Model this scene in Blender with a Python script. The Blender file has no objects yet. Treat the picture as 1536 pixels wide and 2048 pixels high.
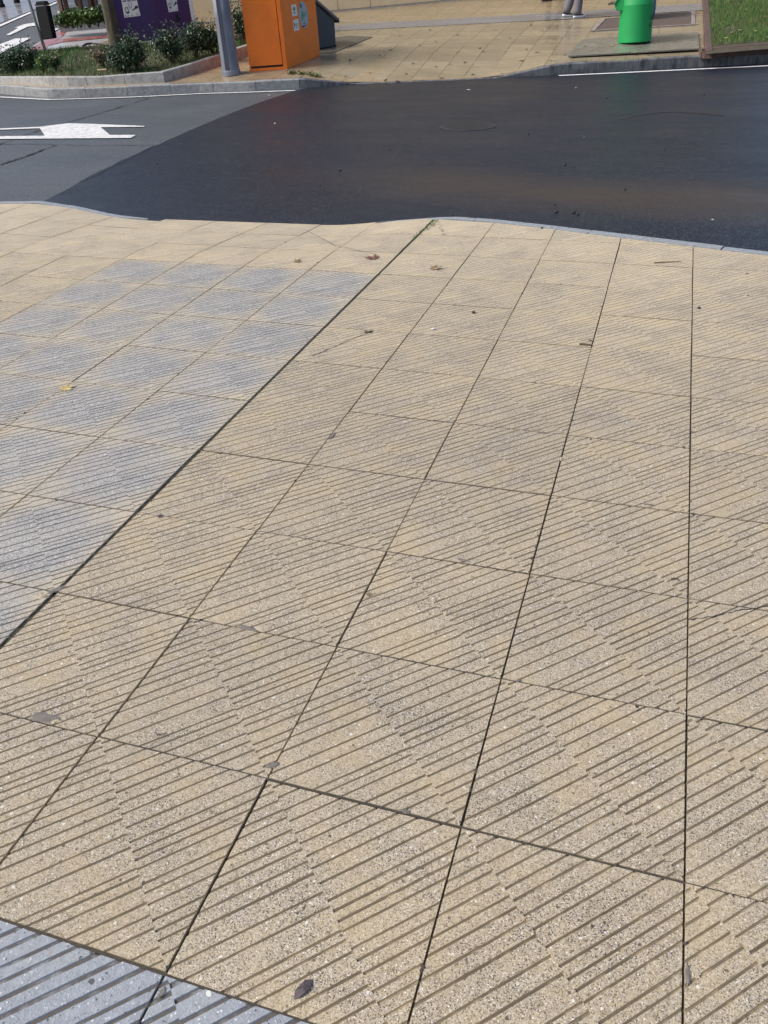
import bpy, bmesh, math, random
from mathutils import Vector, Matrix, noise
random.seed(7)
SC = bpy.context.scene
COL = SC.collection
V = Vector

# ------------------------------------------------------------------ camera
S = 0.5                                   # one paving tile
F_PX, YAW, PITCH, ROLL = 1619.8, -0.33589, 0.584495, -0.048264
CAM = V((3.50183 * S, -2.31817 * S, 3.35408 * S))
fw = V((math.sin(YAW) * math.cos(PITCH), math.cos(YAW) * math.cos(PITCH), -math.sin(PITCH)))
r0 = V((math.cos(YAW), -math.sin(YAW), 0.0))
u0 = r0.cross(fw)
cr, sr = math.cos(ROLL), math.sin(ROLL)
RT = cr * r0 + sr * u0
UPC = -sr * r0 + cr * u0
cd = bpy.data.cameras.new("camera")
cam = bpy.data.objects.new("camera", cd)
COL.objects.link(cam)
M3 = Matrix((RT, UPC, -fw)).transposed()
cam.matrix_world = Matrix.Translation(CAM) @ M3.to_4x4()
cd.sensor_fit = 'HORIZONTAL'
cd.sensor_width = 36.0
cd.lens = 36.0 * F_PX / 1536.0
cd.clip_start = 0.05
cd.clip_end = 2000.0
SC.camera = cam

# ------------------------------------------------------------------ world, sun, exposure
SUN_AZ = V((-0.87, -0.50, 0.0)).normalized()      # towards the sun: left of the view
SUN_EL = math.radians(44)
w = bpy.data.worlds.new("World")
SC.world = w
w.use_nodes = True
wn = w.node_tree.nodes
wl = w.node_tree.links
for n in list(wn):
    wn.remove(n)
sky = wn.new('ShaderNodeTexSky')
sky.sky_type = 'NISHITA'
sky.sun_disc = False
sky.sun_elevation = SUN_EL
sky.sun_rotation = math.atan2(SUN_AZ.x, SUN_AZ.y)
sky.air_density = 1.0
sky.dust_density = 4.0
sky.ozone_density = 1.5
bg = wn.new('ShaderNodeBackground')
bg.inputs[1].default_value = 0.135
wo = wn.new('ShaderNodeOutputWorld')
wl.new(sky.outputs[0], bg.inputs[0])
wl.new(bg.outputs[0], wo.inputs[0])
sd = bpy.data.lights.new("sun", 'SUN')
sd.energy = 2.3
sd.angle = math.radians(12)
sd.color = (1.0, 0.95, 0.88)
sun = bpy.data.objects.new("sun", sd)
COL.objects.link(sun)
sun_dir = (SUN_AZ * math.cos(SUN_EL) + V((0, 0, math.sin(SUN_EL)))).normalized()
sun.rotation_euler = sun_dir.to_track_quat('Z', 'Y').to_euler()
sun.location = (-10, -5, 20)
SC.view_settings.view_transform = 'Standard'
SC.view_settings.look = 'None'
SC.view_settings.gamma = 1.0
SC.view_settings.use_curve_mapping = False
SC.view_settings.exposure = 0.42

# ------------------------------------------------------------------ places
ROAD_Z = -0.10
UP = V((-0.040, 0.040, 0.9984)).normalized()      # the plumb line (the street is on a slope)


def ray(px, py):
    return fw + (px - 768.0) / F_PX * RT - (py - 1024.0) / F_PX * UPC


def at(px, py, z=0.0):
    d = ray(px, py)
    t = (z - CAM.z) / d.z
    return CAM + t * d


P0 = at(480, 162, 0.07)
SLOPE = 0.10
FN = V((-0.279, 0.960, 0.0))


def far_z(x, y):
    return 0.07 + SLOPE * (FN.x * (x - P0.x) + FN.y * (y - P0.y))


def fa(px, py, dz=0.0):
    d = ray(px, py)
    k = SLOPE * FN
    t = (0.07 + dz + k.x * (CAM.x - P0.x) + k.y * (CAM.y - P0.y) - CAM.z) / (d.z - k.x * d.x - k.y * d.y)
    return CAM + t * d


def onplane(px, py, p, n):
    d = ray(px, py)
    return CAM + d * ((p - CAM).dot(n) / d.dot(n))


def sstep(a, b, x):
    t = max(0.0, min(1.0, (x - a) / (b - a)))
    return t * t * (3 - 2 * t)


def project(p):
    d = p - CAM
    z = d.dot(fw)
    if z <= 0.05:
        return None
    return 768 + F_PX * d.dot(RT) / z, 1024 - F_PX * d.dot(UPC) / z


# ------------------------------------------------------------------ materials
def nodes(name):
    m = bpy.data.materials.new(name)
    m.use_nodes = True
    nt = m.node_tree
    b = nt.nodes['Principled BSDF']
    return m, nt, nt.nodes, nt.links, b


def ramp(N, stops, interp='LINEAR'):
    r = N.new('ShaderNodeValToRGB')
    r.color_ramp.interpolation = interp
    e = r.color_ramp.elements
    while len(e) < len(stops):
        e.new(0.5)
    for i, (p, c) in enumerate(stops):
        e[i].position = p
        e[i].color = (*c, 1) if len(c) == 3 else c
    return r


def mixc(N, L, fac, a, b, mode='MIX'):
    m = N.new('ShaderNodeMix')
    m.data_type = 'RGBA'
    m.blend_type = mode
    for sock, v in ((m.inputs[0], fac), (m.inputs[6], a), (m.inputs[7], b)):
        if isinstance(v, (int, float)):
            sock.default_value = v
        elif isinstance(v, tuple):
            sock.default_value = (*v, 1) if len(v) == 3 else v
        else:
            L.new(v, sock)
    return m.outputs[2]


def mth(N, L, op, a, b=None, c=None, clamp=False):
    m = N.new('ShaderNodeMath')
    m.operation = op
    m.use_clamp = clamp
    for i, v in enumerate((a, b, c)):
        if v is None:
            continue
        if isinstance(v, (int, float)):
            m.inputs[i].default_value = v
        else:
            L.new(v, m.inputs[i])
    return m.outputs[0]


def tex(N, L, kind, vec, scale, **kw):
    t = N.new('ShaderNodeTex' + kind)
    t.inputs['Scale'].default_value = scale
    if vec is not None:
        L.new(vec, t.inputs['Vector'])
    for k, v in kw.items():
        if k in t.inputs:
            t.inputs[k].default_value = v
        else:
            setattr(t, k, v)
    return t


def simple(name, col, rough=0.6, vary=0.25, scale=12.0, bump=0.15, metal=0.0, spec=0.5, dirt=None, dirt_amt=0.5, coat=0.0, stretch=None):
    """a plain coloured surface with grain, blotches and optional dirt"""
    m, nt, N, L, b = nodes(name)
    tc = N.new('ShaderNodeTexCoord')
    vec = tc.outputs['Object']
    if stretch:
        mp = N.new('ShaderNodeMapping')
        mp.inputs['Scale'].default_value = stretch
        L.new(vec, mp.inputs[0])
        vec = mp.outputs[0]
    n1 = tex(N, L, 'Noise', vec, scale, Detail=6.0, Roughness=0.65)
    n2 = tex(N, L, 'Noise', vec, scale * 7, Detail=3.0)
    f = mth(N, L, 'ADD', mth(N, L, 'MULTIPLY', n1.outputs[0], 0.7), mth(N, L, 'MULTIPLY', n2.outputs[0], 0.3))
    lo = tuple(c * (1 - vary) for c in col)
    hi = tuple(min(1, c * (1 + vary)) for c in col)
    r = ramp(N, [(0.3, lo), (0.7, hi)])
    L.new(f, r.inputs[0])
    out = r.outputs[0]
    if dirt:
        n3 = tex(N, L, 'Noise', vec, scale * 0.6, Detail=8.0, Roughness=0.75)
        dm = ramp(N, [(0.46, (0, 0, 0)), (0.62, (1, 1, 1))])
        L.new(n3.outputs[0], dm.inputs[0])
        out = mixc(N, L, mth(N, L, 'MULTIPLY', dm.outputs[0], dirt_amt), out, dirt)
    L.new(out, b.inputs['Base Color'])
    rr = mth(N, L, 'MULTIPLY_ADD', n1.outputs[0], 0.3, rough - 0.15, True)
    L.new(rr, b.inputs['Roughness'])
    b.inputs['Metallic'].default_value = metal
    b.inputs['Specular IOR Level'].default_value = spec
    b.inputs['Coat Weight'].default_value = coat
    if bump:
        bp = N.new('ShaderNodeBump')
        bp.inputs['Strength'].default_value = bump
        bp.inputs['Distance'].default_value = 0.004
        L.new(n2.outputs[0], bp.inputs['Height'])
        L.new(bp.outputs[0], b.inputs['Normal'])
    return m


def aggregate(name, matrix, pebbles, worn=None, scale=370.0, cover=0.62, rough=0.75, edge=None, edge_amt=0.6, kerb_col=None):
    """washed concrete tile: small pebbles on the ribs, darkened cement in the grooves, bare cement along the edges"""
    m, nt, N, L, b = nodes(name)
    tc = N.new('ShaderNodeTexCoord')
    oi = N.new('ShaderNodeObjectInfo')
    geo = N.new('ShaderNodeNewGeometry')
    off = N.new('ShaderNodeVectorMath')
    off.operation = 'ADD'
    sh = N.new('ShaderNodeCombineXYZ')
    L.new(mth(N, L, 'MULTIPLY', oi.outputs['Random'], 9.7), sh.inputs[0])
    L.new(mth(N, L, 'MULTIPLY', oi.outputs['Random'], 23.3), sh.inputs[1])
    L.new(tc.outputs['Object'], off.inputs[0])
    L.new(sh.outputs[0], off.inputs[1])
    vec = off.outputs[0]
    vo = tex(N, L, 'Voronoi', vec, scale, Randomness=1.0)
    vb = tex(N, L, 'Voronoi', vec, scale * 0.30, Randomness=1.0)
    sep = N.new('ShaderNodeSeparateColor')
    L.new(vo.outputs['Color'], sep.inputs[0])
    pr = ramp(N, pebbles, 'CONSTANT')
    L.new(sep.outputs[0], pr.inputs[0])
    # size varies from pebble to pebble
    thr = mth(N, L, 'MULTIPLY_ADD', sep.outputs[1], 0.35, cover - 0.1)
    pm = mth(N, L, 'MULTIPLY', mth(N, L, 'SUBTRACT', thr, vo.outputs['Distance']), 5.0, None, True)
    n1 = tex(N, L, 'Noise', vec, 5.0, Detail=5.0, Roughness=0.6)
    n2 = tex(N, L, 'Noise', geo.outputs['Position'], 0.9, Detail=4.0, Roughness=0.6)
    n3 = tex(N, L, 'Noise', vec, 60.0, Detail=4.0, Roughness=0.7)
    mr = ramp(N, [(0.25, tuple(c * 0.72 for c in matrix)), (0.75, tuple(min(1, c * 1.18) for c in matrix))])
    L.new(n3.outputs[0], mr.inputs[0])
    # patches where cement film still hides the pebbles
    gd = ramp(N, [(0.30, matrix), (0.50, (0.075, 0.062, 0.048))])  # groove floors: patchy dirt plus the shade of the recess, painted dark
    n4 = tex(N, L, 'Noise', vec, 17.0, Detail=5.0, Roughness=0.65)
    L.new(n4.outputs[0], gd.inputs[0])
    film = ramp(N, [(0.38, (1, 1, 1)), (0.64, (0.55, 0.55, 0.55))])
    L.new(n1.outputs[0], film.inputs[0])
    sxyz = N.new('ShaderNodeSeparateXYZ')
    L.new(tc.outputs['Object'], sxyz.inputs[0])
    at_ = N.new('ShaderNodeAttribute')
    at_.attribute_name = 'relief'
    onrib = mth(N, L, 'MULTIPLY_ADD', at_.outputs['Fac'], 900.0, 1.0, True)
    pm2 = mth(N, L, 'MULTIPLY', mth(N, L, 'MULTIPLY', pm, film.outputs[0]), onrib)
    if kerb_col:
        # paler cement and fewer visible pebbles towards the kerb
        spw = N.new('ShaderNodeSeparateXYZ')
        L.new(geo.outputs['Position'], spw.inputs[0])
        kf = mth(N, L, 'ADD', spw.outputs[1], mth(N, L, 'MULTIPLY_ADD', n2.outputs[0], 2.2, -1.1))
        kf = mth(N, L, 'ADD', kf, mth(N, L, 'MULTIPLY', spw.outputs[0], -0.22))
        kf = mth(N, L, 'MULTIPLY_ADD', kf, 1 / 3.8, -1.6 / 3.8, True)
        pm2 = mth(N, L, 'MULTIPLY', pm2, mth(N, L, 'MULTIPLY_ADD', kf, -0.55, 1.0))
        mr_out = mixc(N, L, kf, mr.outputs[0], kerb_col)
    else:
        mr_out = mr.outputs[0]
    col = mixc(N, L, pm2, mr_out, pr.outputs[0])
    floor = mixc(N, L, 0.88, mr.outputs[0], gd.outputs[0])
    sn_ = N.new('ShaderNodeSeparateXYZ')
    L.new(geo.outputs['True Normal'], sn_.inputs[0])
    wall = mth(N, L, 'LESS_THAN', sn_.outputs[2], 0.6)
    floor = mixc(N, L, wall, floor, tuple(min(1, c * 1.12) for c in matrix))
    col = mixc(N, L, onrib, floor, col)
    # a few larger white or dark stones
    sepb = N.new('ShaderNodeSeparateColor')
    L.new(vb.outputs['Color'], sepb.inputs[0])
    big = mth(N, L, 'MULTIPLY', mth(N, L, 'GREATER_THAN', sepb.outputs[0], 0.965), mth(N, L, 'LESS_THAN', vb.outputs['Distance'], 0.42))
    big = mth(N, L, 'MULTIPLY', big, onrib)
    br = ramp(N, [(0, (0.05, 0.045, 0.04)), (0.40, (0.30, 0.27, 0.25)), (0.78, (0.68, 0.70, 0.66))], 'CONSTANT')
    L.new(sepb.outputs[1], br.inputs[0])
    col = mixc(N, L, mth(N, L, 'MULTIPLY', big, 0.8), col, br.outputs[0])
    ctr = None
    if edge:
        dx = mth(N, L, 'ABSOLUTE', mth(N, L, 'SUBTRACT', sxyz.outputs[0], 0.247))
        dy = mth(N, L, 'ABSOLUTE', mth(N, L, 'SUBTRACT', sxyz.outputs[1], 0.248))
        dd = mth(N, L, 'POWER', mth(N, L, 'ADD', mth(N, L, 'POWER', dx, 2.6), mth(N, L, 'POWER', dy, 2.6)), 0.385)
        dd = mth(N, L, 'ADD', dd, mth(N, L, 'MULTIPLY_ADD', n1.outputs[0], 0.09, -0.045))
        dd = mth(N, L, 'ADD', dd, mth(N, L, 'MULTIPLY_ADD', n2.outputs[0], 0.10, -0.05))
        em = ramp(N, [(0.15, (0, 0, 0)), (0.29, (1, 1, 1))])
        L.new(dd, em.inputs[0])
        col = mixc(N, L, mth(N, L, 'MULTIPLY', em.outputs[0], edge_amt), col, mixc(N, L, mth(N, L, 'MULTIPLY', pm2, 0.45), edge, pr.outputs[0]))
    # tone from tile to tile, damp and traffic blotches
    tv = ramp(N, [(0.0, (0.955, 0.955, 0.965)), (1.0, (1.045, 1.04, 1.03))])
    L.new(oi.outputs['Random'], tv.inputs[0])
    col = mixc(N, L, 0.8, col, tv.outputs[0], 'MULTIPLY')
    bl = ramp(N, [(0.3, (0.89, 0.895, 0.92)), (0.52, (1, 1, 1)), (0.72, (1.06, 1.03, 0.97))])
    L.new(n2.outputs[0], bl.inputs[0])
    col = mixc(N, L, 0.75, col, bl.outputs[0], 'MULTIPLY')
    bl2 = ramp(N, [(0.28, (0.84, 0.83, 0.86)), (0.5, (1, 1, 1)), (0.75, (1.07, 1.03, 0.94))])
    L.new(n1.outputs[0], bl2.inputs[0])
    col = mixc(N, L, 0.7, col, bl2.outputs[0], 'MULTIPLY')
    L.new(col, b.inputs['Base Color'])
    L.new(mth(N, L, 'MULTIPLY_ADD', n1.outputs[0], 0.25, rough - 0.12, True), b.inputs['Roughness'])
    b.inputs['Specular IOR Level'].default_value = 0.35
    bp = N.new('ShaderNodeBump')
    bp.inputs['Strength'].default_value = 0.55
    bp.inputs['Distance'].default_value = 0.0014
    hgt = mth(N, L, 'ADD', mth(N, L, 'MULTIPLY', pm2, 0.8), mth(N, L, 'MULTIPLY', n3.outputs[0], 0.9))
    L.new(hgt, bp.inputs['Height'])
    L.new(bp.outputs[0], b.inputs['Normal'])
    return m


PEB_Y = [(0.0, (0.405, 0.348, 0.268)), (0.20, (0.30, 0.263, 0.212)), (0.38, (0.16, 0.14, 0.118)), (0.52, (0.495, 0.44, 0.352)),
         (0.68, (0.345, 0.32, 0.30)), (0.765, (0.038, 0.032, 0.028)), (0.90, (0.58, 0.54, 0.48)), (0.982, (0.80, 0.78, 0.75))]
PEB_G = [(0.0, (0.362, 0.356, 0.336)), (0.22, (0.258, 0.256, 0.248)), (0.40, (0.155, 0.153, 0.148)), (0.54, (0.46, 0.450, 0.42)),
         (0.70, (0.31, 0.312, 0.31)), (0.80, (0.045, 0.042, 0.042)), (0.90, (0.60, 0.59, 0.57)), (0.965, (0.80, 0.80, 0.80))]
PEB_B = [(0.0, (0.30, 0.325, 0.36)), (0.25, (0.26, 0.285, 0.32)), (0.5, (0.33, 0.355, 0.39)), (0.75, (0.235, 0.26, 0.295)),
         (0.87, (0.07, 0.075, 0.085)), (0.92, (0.50, 0.52, 0.54)), (0.97, (0.70, 0.71, 0.73))]
m_yellow = aggregate("yellow_washed_concrete", (0.40, 0.333, 0.222), PEB_Y, edge=(0.42, 0.352, 0.24), edge_amt=0.28, cover=0.68, kerb_col=(0.52, 0.445, 0.315))
m_grey = aggregate("worn_grey_washed_concrete", (0.35, 0.335, 0.31), PEB_G, edge=(0.46, 0.395, 0.285), edge_amt=0.8, cover=0.7)
m_blue = aggregate("blue_grey_terrazzo", (0.285, 0.31, 0.345), PEB_B, scale=200.0, cover=0.42)
m_bed = simple("joint_dirt", (0.055, 0.046, 0.035), 0.95, 0.5, 60.0, 0.4)
m_moss = simple("mossy_joint_dirt", (0.045, 0.039, 0.03), 0.95, 0.5, 25.0, 0.6, dirt=(0.05, 0.055, 0.025), dirt_amt=0.8)


def asphalt(name, lo, hi, speck, rough, speck_amt, painted_refl=None, tint=None):
    m, nt, N, L, b = nodes(name)
    geo = N.new('ShaderNodeNewGeometry')
    pos = geo.outputs['Position']
    n1 = tex(N, L, 'Noise', pos, 0.7, Detail=6.0, Roughness=0.65)
    n2 = tex(N, L, 'Noise', pos, 30.0, Detail=5.0, Roughness=0.7)
    vo = tex(N, L, 'Voronoi', pos, 105.0)
    sep = N.new('ShaderNodeSeparateColor')
    L.new(vo.outputs['Color'], sep.inputs[0])
    # long wet streaks along the traffic
    mp = N.new('ShaderNodeMapping')
    mp.inputs['Rotation'].default_value = (0, 0, math.radians(-14))
    mp.inputs['Scale'].default_value = (0.5, 1.1, 1)
    L.new(pos, mp.inputs[0])
    n3 = tex(N, L, 'Noise', mp.outputs[0], 0.9, Detail=8.0, Roughness=0.72)
    r = ramp(N, [(0.3, lo), (0.7, hi)])
    L.new(mth(N, L, 'ADD', mth(N, L, 'MULTIPLY', n1.outputs[0], 0.55), mth(N, L, 'MULTIPLY', n3.outputs[0], 0.45)), r.inputs[0])
    col = r.outputs[0]
    g = ramp(N, [(0.2, (0.45, 0.45, 0.45)), (0.8, (1.6, 1.6, 1.6))])
    L.new(n2.outputs[0], g.inputs[0])
    col = mixc(N, L, 0.8, col, g.outputs[0], 'MULTIPLY')
    sm = mth(N, L, 'MULTIPLY', mth(N, L, 'GREATER_THAN', sep.outputs[0], 0.80), mth(N, L, 'LESS_THAN', vo.outputs['Distance'], 0.45))
    col = mixc(N, L, mth(N, L, 'MULTIPLY', sm, speck_amt), col, speck)
    if painted_refl:  # brown reflection on the wet road, painted into the base colour
        for (cx, cy, ax, ay, amt) in painted_refl:
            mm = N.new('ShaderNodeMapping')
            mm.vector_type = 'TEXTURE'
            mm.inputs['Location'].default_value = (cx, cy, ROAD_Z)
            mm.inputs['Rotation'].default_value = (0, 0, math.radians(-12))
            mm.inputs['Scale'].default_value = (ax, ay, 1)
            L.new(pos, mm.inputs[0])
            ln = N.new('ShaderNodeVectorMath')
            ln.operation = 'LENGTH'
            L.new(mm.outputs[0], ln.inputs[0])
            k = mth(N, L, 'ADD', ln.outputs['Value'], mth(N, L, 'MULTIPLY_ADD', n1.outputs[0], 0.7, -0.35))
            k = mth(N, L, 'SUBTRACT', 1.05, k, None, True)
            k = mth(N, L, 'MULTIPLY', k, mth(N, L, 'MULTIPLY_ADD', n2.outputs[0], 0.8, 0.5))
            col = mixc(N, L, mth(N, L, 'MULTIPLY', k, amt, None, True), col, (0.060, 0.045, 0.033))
    L.new(col, b.inputs['Base Color'])
    wet = ramp(N, [(0.32, (rough, rough, rough)), (0.68, (min(1, rough + 0.16),) * 3)])
    L.new(n3.outputs[0], wet.inputs[0])
    L.new(wet.outputs[0], b.inputs['Roughness'])
    b.inputs['IOR'].default_value = 1.36
    b.inputs['Specular IOR Level'].default_value = 0.29
    bp = N.new('ShaderNodeBump')
    bp.inputs['Strength'].default_value = 0.5
    bp.inputs['Distance'].default_value = 0.003
    L.new(mth(N, L, 'SUBTRACT', n2.outputs[0], mth(N, L, 'MULTIPLY', vo.outputs['Distance'], 0.6)), bp.inputs['Height'])
    L.new(bp.outputs[0], b.inputs['Normal'])
    return m


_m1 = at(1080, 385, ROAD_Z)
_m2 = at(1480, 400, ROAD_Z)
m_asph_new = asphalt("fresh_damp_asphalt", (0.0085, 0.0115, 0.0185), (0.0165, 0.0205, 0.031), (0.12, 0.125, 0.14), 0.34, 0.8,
                     painted_refl=[(_m1.x, _m1.y, 2.8, 0.85, .75), (_m2.x, _m2.y, 1.9, 1.1, 0.7)])
m_asph_old = asphalt("old_grey_asphalt", (0.054, 0.062, 0.070), (0.088, 0.097, 0.106), (0.26, 0.27, 0.28), 0.42, 0.6)
m_asph_far = asphalt("street_asphalt", (0.075, 0.078, 0.085), (0.11, 0.112, 0.118), (0.2, 0.2, 0.2), 0.5, 0.4)
m_crack = simple("asphalt_crack", (0.018, 0.017, 0.017), 0.9, 0.4, 40, 0)
m_paint = simple("road_paint", (0.70, 0.70, 0.69), 0.6, 0.14, 26.0, 0.2, dirt=(0.20, 0.205, 0.21), dirt_amt=0.6)
m_paint_clean = simple("fresh_road_paint", (0.80, 0.80, 0.80), 0.55, 0.06, 9.0, 0.2)
m_kerb = simple("granite_kerb", (0.25, 0.26, 0.27), 0.7, 0.35, 22.0, 0.4, dirt=(0.10, 0.10, 0.105), dirt_amt=0.55)
m_kerb_near = simple("pale_granite_kerb", (0.25, 0.275, 0.30), 0.75, 0.4, 40.0, 0.5, dirt=(0.15, 0.155, 0.165), dirt_amt=0.4)
m_kerb_dark = simple("dark_wet_granite", (0.15, 0.155, 0.165), 0.5, 0.5, 14.0, 0.4, dirt=(0.035, 0.037, 0.042), dirt_amt=0.9, stretch=(1, 1, 0.35))
m_planter = simple("planter_granite", (0.34, 0.345, 0.34), 0.75, 0.25, 16.0, 0.3, dirt=(0.16, 0.145, 0.12), dirt_amt=0.6)


def wet_paving(name, c1, c2, joints=False):
    m, nt, N, L, b = nodes(name)
    geo = N.new('ShaderNodeNewGeometry')
    oi = N.new('ShaderNodeObjectInfo')
    pos = geo.outputs['Position']
    n1 = tex(N, L, 'Noise', pos, 0.8, Detail=6.0, Roughness=0.65)
    n2 = tex(N, L, 'Noise', pos, 45.0, Detail=4.0, Roughness=0.7)
    mp = N.new('ShaderNodeMapping')
    mp.inputs['Scale'].default_value = (0.45, 1.7, 1)
    L.new(pos, mp.inputs[0])
    n3 = tex(N, L, 'Noise', mp.outputs[0], 1.1, Detail=7.0, Roughness=0.7)
    f = mth(N, L, 'ADD', mth(N, L, 'MULTIPLY', n1.outputs[0], 0.5), mth(N, L, 'MULTIPLY', n3.outputs[0], 0.5))
    r = ramp(N, [(0.34, c1), (0.66, c2)])
    L.new(f, r.inputs[0])
    g = ramp(N, [(0.2, (0.72, 0.72, 0.72)), (0.8, (1.25, 1.25, 1.25))])
    L.new(n2.outputs[0], g.inputs[0])
    col = mixc(N, L, 0.8, r.outputs[0], g.outputs[0], 'MULTIPLY')
    tv = ramp(N, [(0, (0.86, 0.85, 0.85)), (1, (1.12, 1.11, 1.08))])
    L.new(oi.outputs['Random'], tv.inputs[0])
    col = mixc(N, L, 0.8, col, tv.outputs[0], 'MULTIPLY')
    if joints:
        sx = N.new('ShaderNodeSeparateXYZ')
        L.new(pos, sx.inputs[0])
        fx = mth(N, L, 'FRACT', mth(N, L, 'MULTIPLY_ADD', sx.outputs[0], 2.0, 40.67))
        fy = mth(N, L, 'FRACT', mth(N, L, 'MULTIPLY_ADD', sx.outputs[1], 2.0, 40.0))
        jx = mth(N, L, 'LESS_THAN', mth(N, L, 'ABSOLUTE', mth(N, L, 'SUBTRACT', fx, 0.5)), 0.012)
        jy = mth(N, L, 'LESS_THAN', mth(N, L, 'ABSOLUTE', mth(N, L, 'SUBTRACT', fy, 0.5)), 0.012)
        col = mixc(N, L, mth(N, L, 'MULTIPLY', mth(N, L, 'MAXIMUM', jx, jy), 0.75), col, (0.07, 0.06, 0.05))
    L.new(col, b.inputs['Base Color'])
    wet = ramp(N, [(0.36, (0.09, 0.09, 0.09)), (0.62, (0.34, 0.34, 0.34))])
    L.new(n3.outputs[0], wet.inputs[0])
    L.new(wet.outputs[0], b.inputs['Roughness'])
    b.inputs['IOR'].default_value = 1.38
    bp = N.new('ShaderNodeBump')
    bp.inputs['Strength'].default_value = 0.12
    bp.inputs['Distance'].default_value = 0.003
    L.new(n2.outputs[0], bp.inputs['Height'])
    L.new(bp.outputs[0], b.inputs['Normal'])
    return m


m_wet = wet_paving("wet_yellow_paving", (0.225, 0.187, 0.122), (0.345, 0.293, 0.205))
m_wet_joint = wet_paving("wet_yellow_paving_jointed", (0.29, 0.225, 0.135), (0.39, 0.31, 0.20), True)
m_wet_grey = wet_paving("wet_grey_paving", (0.19, 0.19, 0.205), (0.27, 0.27, 0.28))
m_path = wet_paving("pale_path_paving", (0.40, 0.40, 0.42), (0.50, 0.50, 0.51), True)
m_red = wet_paving("red_path_paving", (0.27, 0.085, 0.075), (0.34, 0.12, 0.105))
m_farpave = wet_paving("far_street_paving", (0.20, 0.19, 0.21), (0.27, 0.255, 0.27), True)


# ------------------------------------------------------------------ mesh building
class MB:
    def __init__(self):
        self.v, self.f, self.m = [], [], []

    def vert(self, p):
        self.v.append(tuple(p))
        return len(self.v) - 1

    def face(self, pts, mi=0):
        self.f.append([self.vert(p) for p in pts])
        self.m.append(mi)

    def frame_box(self, o, ax, ay, az, mi=0):
        """box from corner o with edge vectors ax, ay, az"""
        o, ax, ay, az = V(o), V(ax), V(ay), V(az)
        if ax.cross(ay).dot(az) < 0:
            ax, ay = ay, ax
        p = [o, o + ax, o + ax + ay, o + ay]
        q = [x + az for x in p]
        b = len(self.v)
        for x in p + q:
            self.vert(x)
        for f in ((3, 2, 1, 0), (4, 5, 6, 7), (0, 1, 5, 4), (1, 2, 6, 5), (2, 3, 7, 6), (3, 0, 4, 7)):
            self.f.append([b + i for i in f])
            self.m.append(mi)

    def box(self, c, sx, sy, sz, mi=0):
        self.frame_box(V(c) - V((sx / 2, sy / 2, 0)), (sx, 0, 0), (0, sy, 0), (0, 0, sz), mi)

    def prism(self, poly, h, up=V((0, 0, 1)), mi=0, bottom=True):
        n = len(poly)
        b = len(self.v)
        for p in poly:
            self.vert(p)
        for p in poly:
            self.vert(V(p) + V(up) * h)
        self.f.append([b + n + i for i in range(n)])
        self.m.append(mi)
        if bottom:
            self.f.append([b + n - 1 - i for i in range(n)])
            self.m.append(mi)
        for i in range(n):
            j = (i + 1) % n
            self.f.append([b + i, b + j, b + n + j, b + n + i])
            self.m.append(mi)

    def rings(self, rings, cap=True, mi=0, closed=True):
        b = len(self.v)
        k = len(rings[0])
        for rg in rings:
            for p in rg:
                self.vert(p)
        for i in range(len(rings) - 1):
            for j in range(k if closed else k - 1):
                jj = (j + 1) % k
                self.f.append([b + i * k + j, b + i * k + jj, b + (i + 1) * k + jj, b + (i + 1) * k + j])
                self.m.append(mi)
        if cap:
            self.f.append([b + k - 1 - j for j in range(k)])
            self.m.append(mi)
            e = b + (len(rings) - 1) * k
            self.f.append([e + j for j in range(k)])
            self.m.append(mi)

    def lathe(self, base, up, prof, seg=32, mi=0, cap=True):
        up = V(up).normalized()
        a = up.orthogonal().normalized()
        c = up.cross(a)
        rg = []
        for (r, h) in prof:
            rg.append([V(base) + up * h + (a * math.cos(2 * math.pi * i / seg) + c * math.sin(2 * math.pi * i / seg)) * r for i in range(seg)])
        self.rings(rg, cap, mi)

    def tube(self, pts, rad, seg=8, mi=0):
        pts = [V(p) for p in pts]
        if not isinstance(rad, (list, tuple)):
            rad = [rad] * len(pts)
        rg = []
        a = None
        for i, p in enumerate(pts):
            t = (pts[min(i + 1, len(pts) - 1)] - pts[max(i - 1, 0)]).normalized()
            if a is None:
                a = t.orthogonal().normalized()
            a = (a - t * a.dot(t)).normalized()
            c = t.cross(a)
            rg.append([p + (a * math.cos(2 * math.pi * j / seg) + c * math.sin(2 * math.pi * j / seg)) * rad[i] for j in range(seg)])
        self.rings(rg, True, mi)

    def mesh(self, name, mats, smooth=False):
        me = bpy.data.meshes.new(name)
        me.from_pydata(self.v, [], self.f)
        for m in (mats if isinstance(mats, (list, tuple)) else [mats]):
            me.materials.append(m)
        for p, mi in zip(me.polygons, self.m):
            p.material_index = mi
            p.use_smooth = smooth
        me.update()
        return me

    def build(self, name, mats, parent=None, smooth=False, bevel=0.0, origin=None, segs=2):
        if origin is not None:
            o_ = V(origin)
            self.v = [tuple(V(p) - o_) for p in self.v]
        o = bpy.data.objects.new(name, self.mesh(name, mats, smooth))
        COL.objects.link(o)
        if origin is not None:
            o.location = origin
        attach(o, parent)
        if bevel:
            bv = o.modifiers.new("bevel", 'BEVEL')
            bv.width = bevel
            bv.segments = segs
            bv.limit_method = 'ANGLE'
            bv.angle_limit = math.radians(35)
        return o


WORLD_OF = {}


def attach(o, parent):
    if parent is None:
        WORLD_OF[o.name] = Matrix.LocRotScale(o.location, o.rotation_euler, o.scale)
        return
    o.parent = parent
    pm = WORLD_OF.get(parent.name, Matrix.Identity(4))
    o.matrix_parent_inverse = pm.inverted()
    WORLD_OF[o.name] = Matrix.LocRotScale(o.location, o.rotation_euler, o.scale)


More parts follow.
